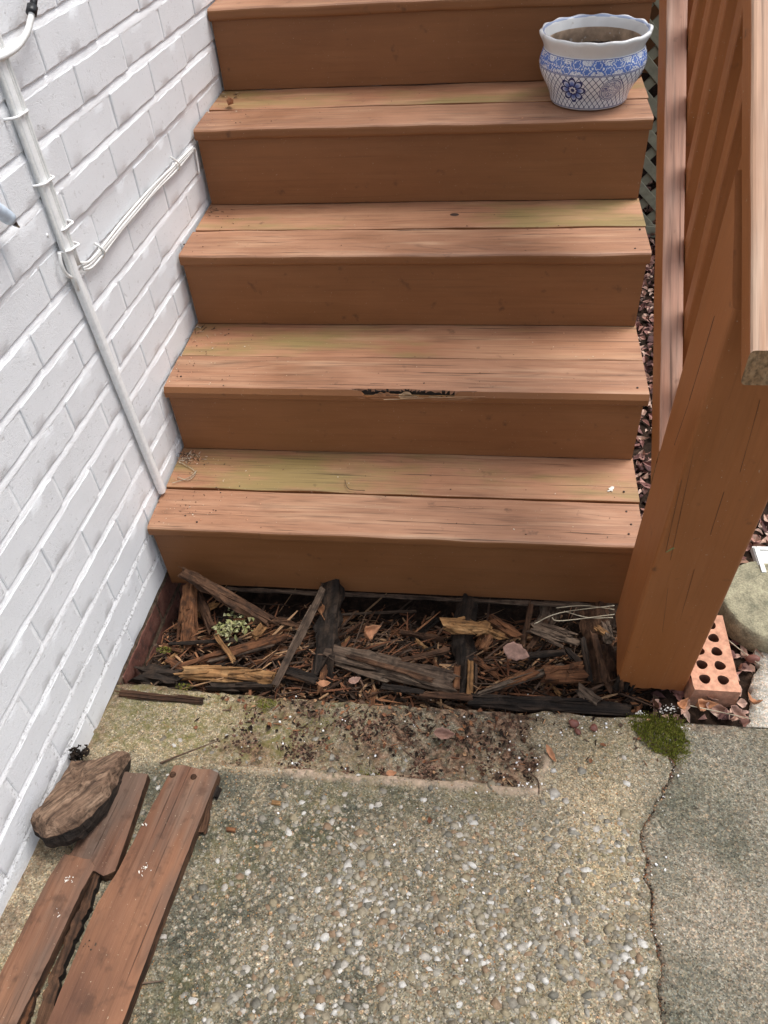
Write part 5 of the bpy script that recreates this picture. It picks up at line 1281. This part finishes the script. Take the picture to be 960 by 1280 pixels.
# ================================================================== REMOVED PLANKS AND CHUNK ON THE SLAB
def outline_plank(name, Lp, Rp, thick, mats, seed, sub=5, n=70, jit=.0005, edge=.003):
    """slab between a left and a right edge polyline (world points on its top face)"""
    def samp(P, s):
        d = [0]
        for a, b in zip(P, P[1:]): d.append(d[-1] + (b - a).length)
        t = s * d[-1]
        for i in range(len(P) - 1):
            if t <= d[i + 1] + 1e-9: return P[i].lerp(P[i + 1], (t - d[i]) / (d[i + 1] - d[i]))
        return P[-1].copy()
    A = (Lp[0] + Rp[0]) / 2; B = (Lp[-1] + Rp[-1]) / 2; X = (B - A).normalized(); Y = Vector((0, 0, 1)).cross(X).normalized(); Z = X.cross(Y); O = (A + B) / 2
    R = Matrix((X, Y, Z)); vs = []; fs = []; mi = []; m = sub + 1
    T = []; 
    for i in range(n + 1):
        s = i / n; l = samp(Lp, s); r = samp(Rp, s)
        ring = []
        for j in range(m):
            t = j / sub; q = l.lerp(r, t); e = min(t, 1 - t)
            q = q + Vector((0, 0, -edge if e < .01 else 0))
            q = q + Z * (jit * 2 * mn.noise(Vector((s * 4, j * 1.9, seed)))) + X * (0.012 * mn.noise(Vector((j * 1.3, seed, i * .01))) if i in (0, n) else 0)
            if e < .01: q = q + (r - l).normalized() * jit * 2 * mn.noise(Vector((s * 22, j, seed + 3)))
            ring.append(q)
        lowl = ring[0] - Z * thick; lowr = ring[-1] - Z * thick
        allr = ring + [lowr, lowl]
        for q in allr: vs.append(R @ (q - O))
    k = m + 2
    for i in range(n):
        for j in range(k):
            a = i * k + j; b = i * k + (j + 1) % k; fs.append((a, b, b + k, a + k)); mi.append(0 if j < m - 1 else len(mats) - 1)
    fs.append(tuple(range(k))); fs.append(tuple(n * k + j for j in range(k - 1, -1, -1))); mi += [len(mats) - 1] * 2
    o = mobj(name, vs, fs, mats, None, False, mi); fixn(o)
    o.matrix_world = Matrix.Translation(O) @ R.transposed().to_4x4(); return o
P = lambda pts, dz: [atp(u, v, dz) for u, v in pts]
plb = outline_plank('loose_plank', P([(217, 956), (144, 1092), (120, 1130), (58, 1279), (20, 1370)], .030), P([(273, 965), (210, 1125), (152, 1279), (120, 1370)], .030), .024, [M_PLANK, M_BROWN], 3)
tag(plb, 'long reddish-brown deck board with a clean cut end lying on the slab', 'plank', 'removed deck boards on the slab')
tag(outline_plank('loose_plank', P([(140, 966), (112, 1020), (88, 1066), (76, 1078)], .027), P([(184, 968), (160, 1040), (143, 1088), (128, 1095)], .027), .022, [M_PLANK, M_BROWN], 5, n=30),
    'short upper piece of the broken board next to the wood chunk', 'plank', 'removed deck boards on the slab')
tag(outline_plank('loose_plank', P([(80, 1066), (60, 1096), (0, 1215), (-40, 1330)], .030), P([(120, 1079), (100, 1115), (62, 1195), (20, 1279), (0, 1330)], .030), .022, [M_PLANK, M_BROWN], 7),
    'wide lower piece of the broken board nearest the wall', 'plank', 'removed deck boards on the slab')
tag(outline_plank('plank_strip', P([(117, 1080), (101, 1130), (62, 1215), (40, 1290)], .020), P([(127, 1086), (112, 1128), (78, 1208), (60, 1290)], .020), .016, [M_BROWN, M_DARK], 9, sub=2, n=40, jit=.003),
    'narrow split strip between the broken board and the long board', 'plank', 'removed deck boards on the slab')
tag(outline_plank('plank_strip', P([(45, 1215), (28, 1255), (15, 1300)], .020), P([(52, 1213), (40, 1255), (24, 1300)], .020), .012, [M_ORANGE, M_BROWN], 11, sub=2, n=20, jit=.003),
    'short orange sliver in the gap of the broken board', 'plank', 'removed deck boards on the slab')
# nails on the boards
for (u, v, dz) in ((242, 971, .031), (216, 968, .031)):
    o = lathe('bolt_head', [(0, .004), (.004, .0035), (.006, .001), (.006, -.002)], M_BROWN, None, 14); o.location = atp(u, v, dz)
    bpy.context.view_layer.update(); o.parent = plb; o.matrix_parent_inverse = plb.matrix_world.inverted()
for i, (u, v) in enumerate(((181, 1030), (179, 1086), (86, 1098), (72, 1143), (108, 1182))):
    c = atp(u, v, .0315); hp = Heap()
    for k in range((5, 12, 14, 3, 6)[i]): hp.blob((c.x + RNG.gauss(0, (.003, .006, .004, .002, .007)[i]), c.y + RNG.gauss(0, (.002, .006, .003, .004, .004)[i]), c.z - .0012), RNG.choice((.0006, .001, .0016, .0032)), RNG.uniform(.0005, .0016), .0013, RNG.uniform(0, 6), RNG, ICO, .45)
    o = hp.build('paint_spot', M_LITE if i != 4 else M_GREY); bpy.context.view_layer.update(); 
    o.parent = plb; o.matrix_parent_inverse = plb.matrix_world.inverted()
# dark fragments under the right side of the long board
piece('wood_splinter', atp(262, 990, .008), atp(252, 1042, .008), .016, .012, M_BROWN, 'dark broken splinter sticking out beside the long deck board', 201, group=None, rag=.6)
piece('wood_chip', atp(272, 985, .006), atp(266, 996, .006), .014, .012, M_DARK, 'small black chip at the cut corner of the long board', 202, group=None, n=6)
for i, (u, v, mt, lb) in enumerate(((289, 1037, M_ORANGE, 'small red chip on the dark part of the slab'), (345, 1003, M_TAN, 'small tan chip on the slab right of the long board'))):
    tag(shard('chip', atp(u - 5, v, .003), atp(u + 5, v + 1, .003), .009, .005, mt, None, .3, 300 + i, n=5), lb, 'chip')

# rotten chunk leaning between wall and boards
def chunk():
    # outline (clockwise) in pixels, left points lean on the wall
    out = [('w', 42, 1000), ('w', 50, 978), ('w', 72, 955), ('w', 95, 946), ('p', 122, 938), ('p', 150, 924), ('p', 156, 928), ('p', 147, 950), ('p', 140, 968), ('p', 128, 995), ('p', 112, 1015), ('p', 98, 1033), ('p', 78, 1042), ('p', 56, 1044), ('w', 46, 1030), ('w', 40, 1012)]
    P3 = [atw(u, v, .016) if k == 'w' else atp(u, v, .075) for k, u, v in out]
    c = sum(P3, Vector()) / len(P3); X = (P3[6] - P3[14]).normalized(); nrm = (P3[3] - c).cross(P3[9] - c).normalized()
    if nrm.z < 0: nrm = -nrm
    Y = nrm.cross(X).normalized(); R = Matrix((X, Y, nrm)); n = len(P3); vs = []; fs = []
    rings = ((.96, -.060), (1.03, -.045), (1.05, -.028), (1.03, -.012), (.98, -.003), (.92, .002), (.8, .004), (.6, .006), (.4, .007), (.2, .008))
    sub = 4
    pts = []
    for i in range(n):
        for s in range(sub): pts.append(P3[i].lerp(P3[(i + 1) % n], s / sub))
    N = len(pts)
    for k, dz in rings:
        for i, q in enumerate(pts):
            l = R @ (q - c)
            nz = mn.noise(Vector((l.x * 25, l.y * 60, dz * 80)))
            f = 1 + .075 * mn.noise(Vector((l.x * 70, l.y * 70, dz * 60 + 3)))
            vs.append((l.x * k * f, l.y * k * f, dz + .005 * nz + (.008 * mn.noise(Vector((l.x * 9, l.y * 150, 1))) if dz > -.001 else 0)))
    for a in range(len(rings) - 1):
        for i in range(N): fs.append((a * N + i, a * N + (i + 1) % N, (a + 1) * N + (i + 1) % N, (a + 1) * N + i))
    fs.append(tuple((len(rings) - 1) * N + i for i in range(N))); fs.append(tuple(range(N - 1, -1, -1)))
    o = mobj('wood_chunk', vs, fs, [M_CHUNK, M_DARK], None, False, [1 if j < N * 2 else 0 for j in range(len(fs) - 1)] + [1])
    fixn(o); o.matrix_world = Matrix.Translation(c) @ R.transposed().to_4x4(); return o
tag(chunk(), 'rounded rotten block of driftwood-brown timber leaning on the white wall', 'wood block')
hp = Heap(); rg = random.Random(8)
for _ in range(60):
    u, v = rg.gauss(98, 6), rg.gauss(942, 5); c = atw(u, v, .006 + rg.uniform(0, .01)); hp.leaf(c, rg.uniform(.008, .016), rg.uniform(.005, .01), rg, 1.0, 1.2)
tag(hp.build('leaf_clump', M_DARK, None), 'black clump of rotted leaves behind the wood chunk', kind='stuff')
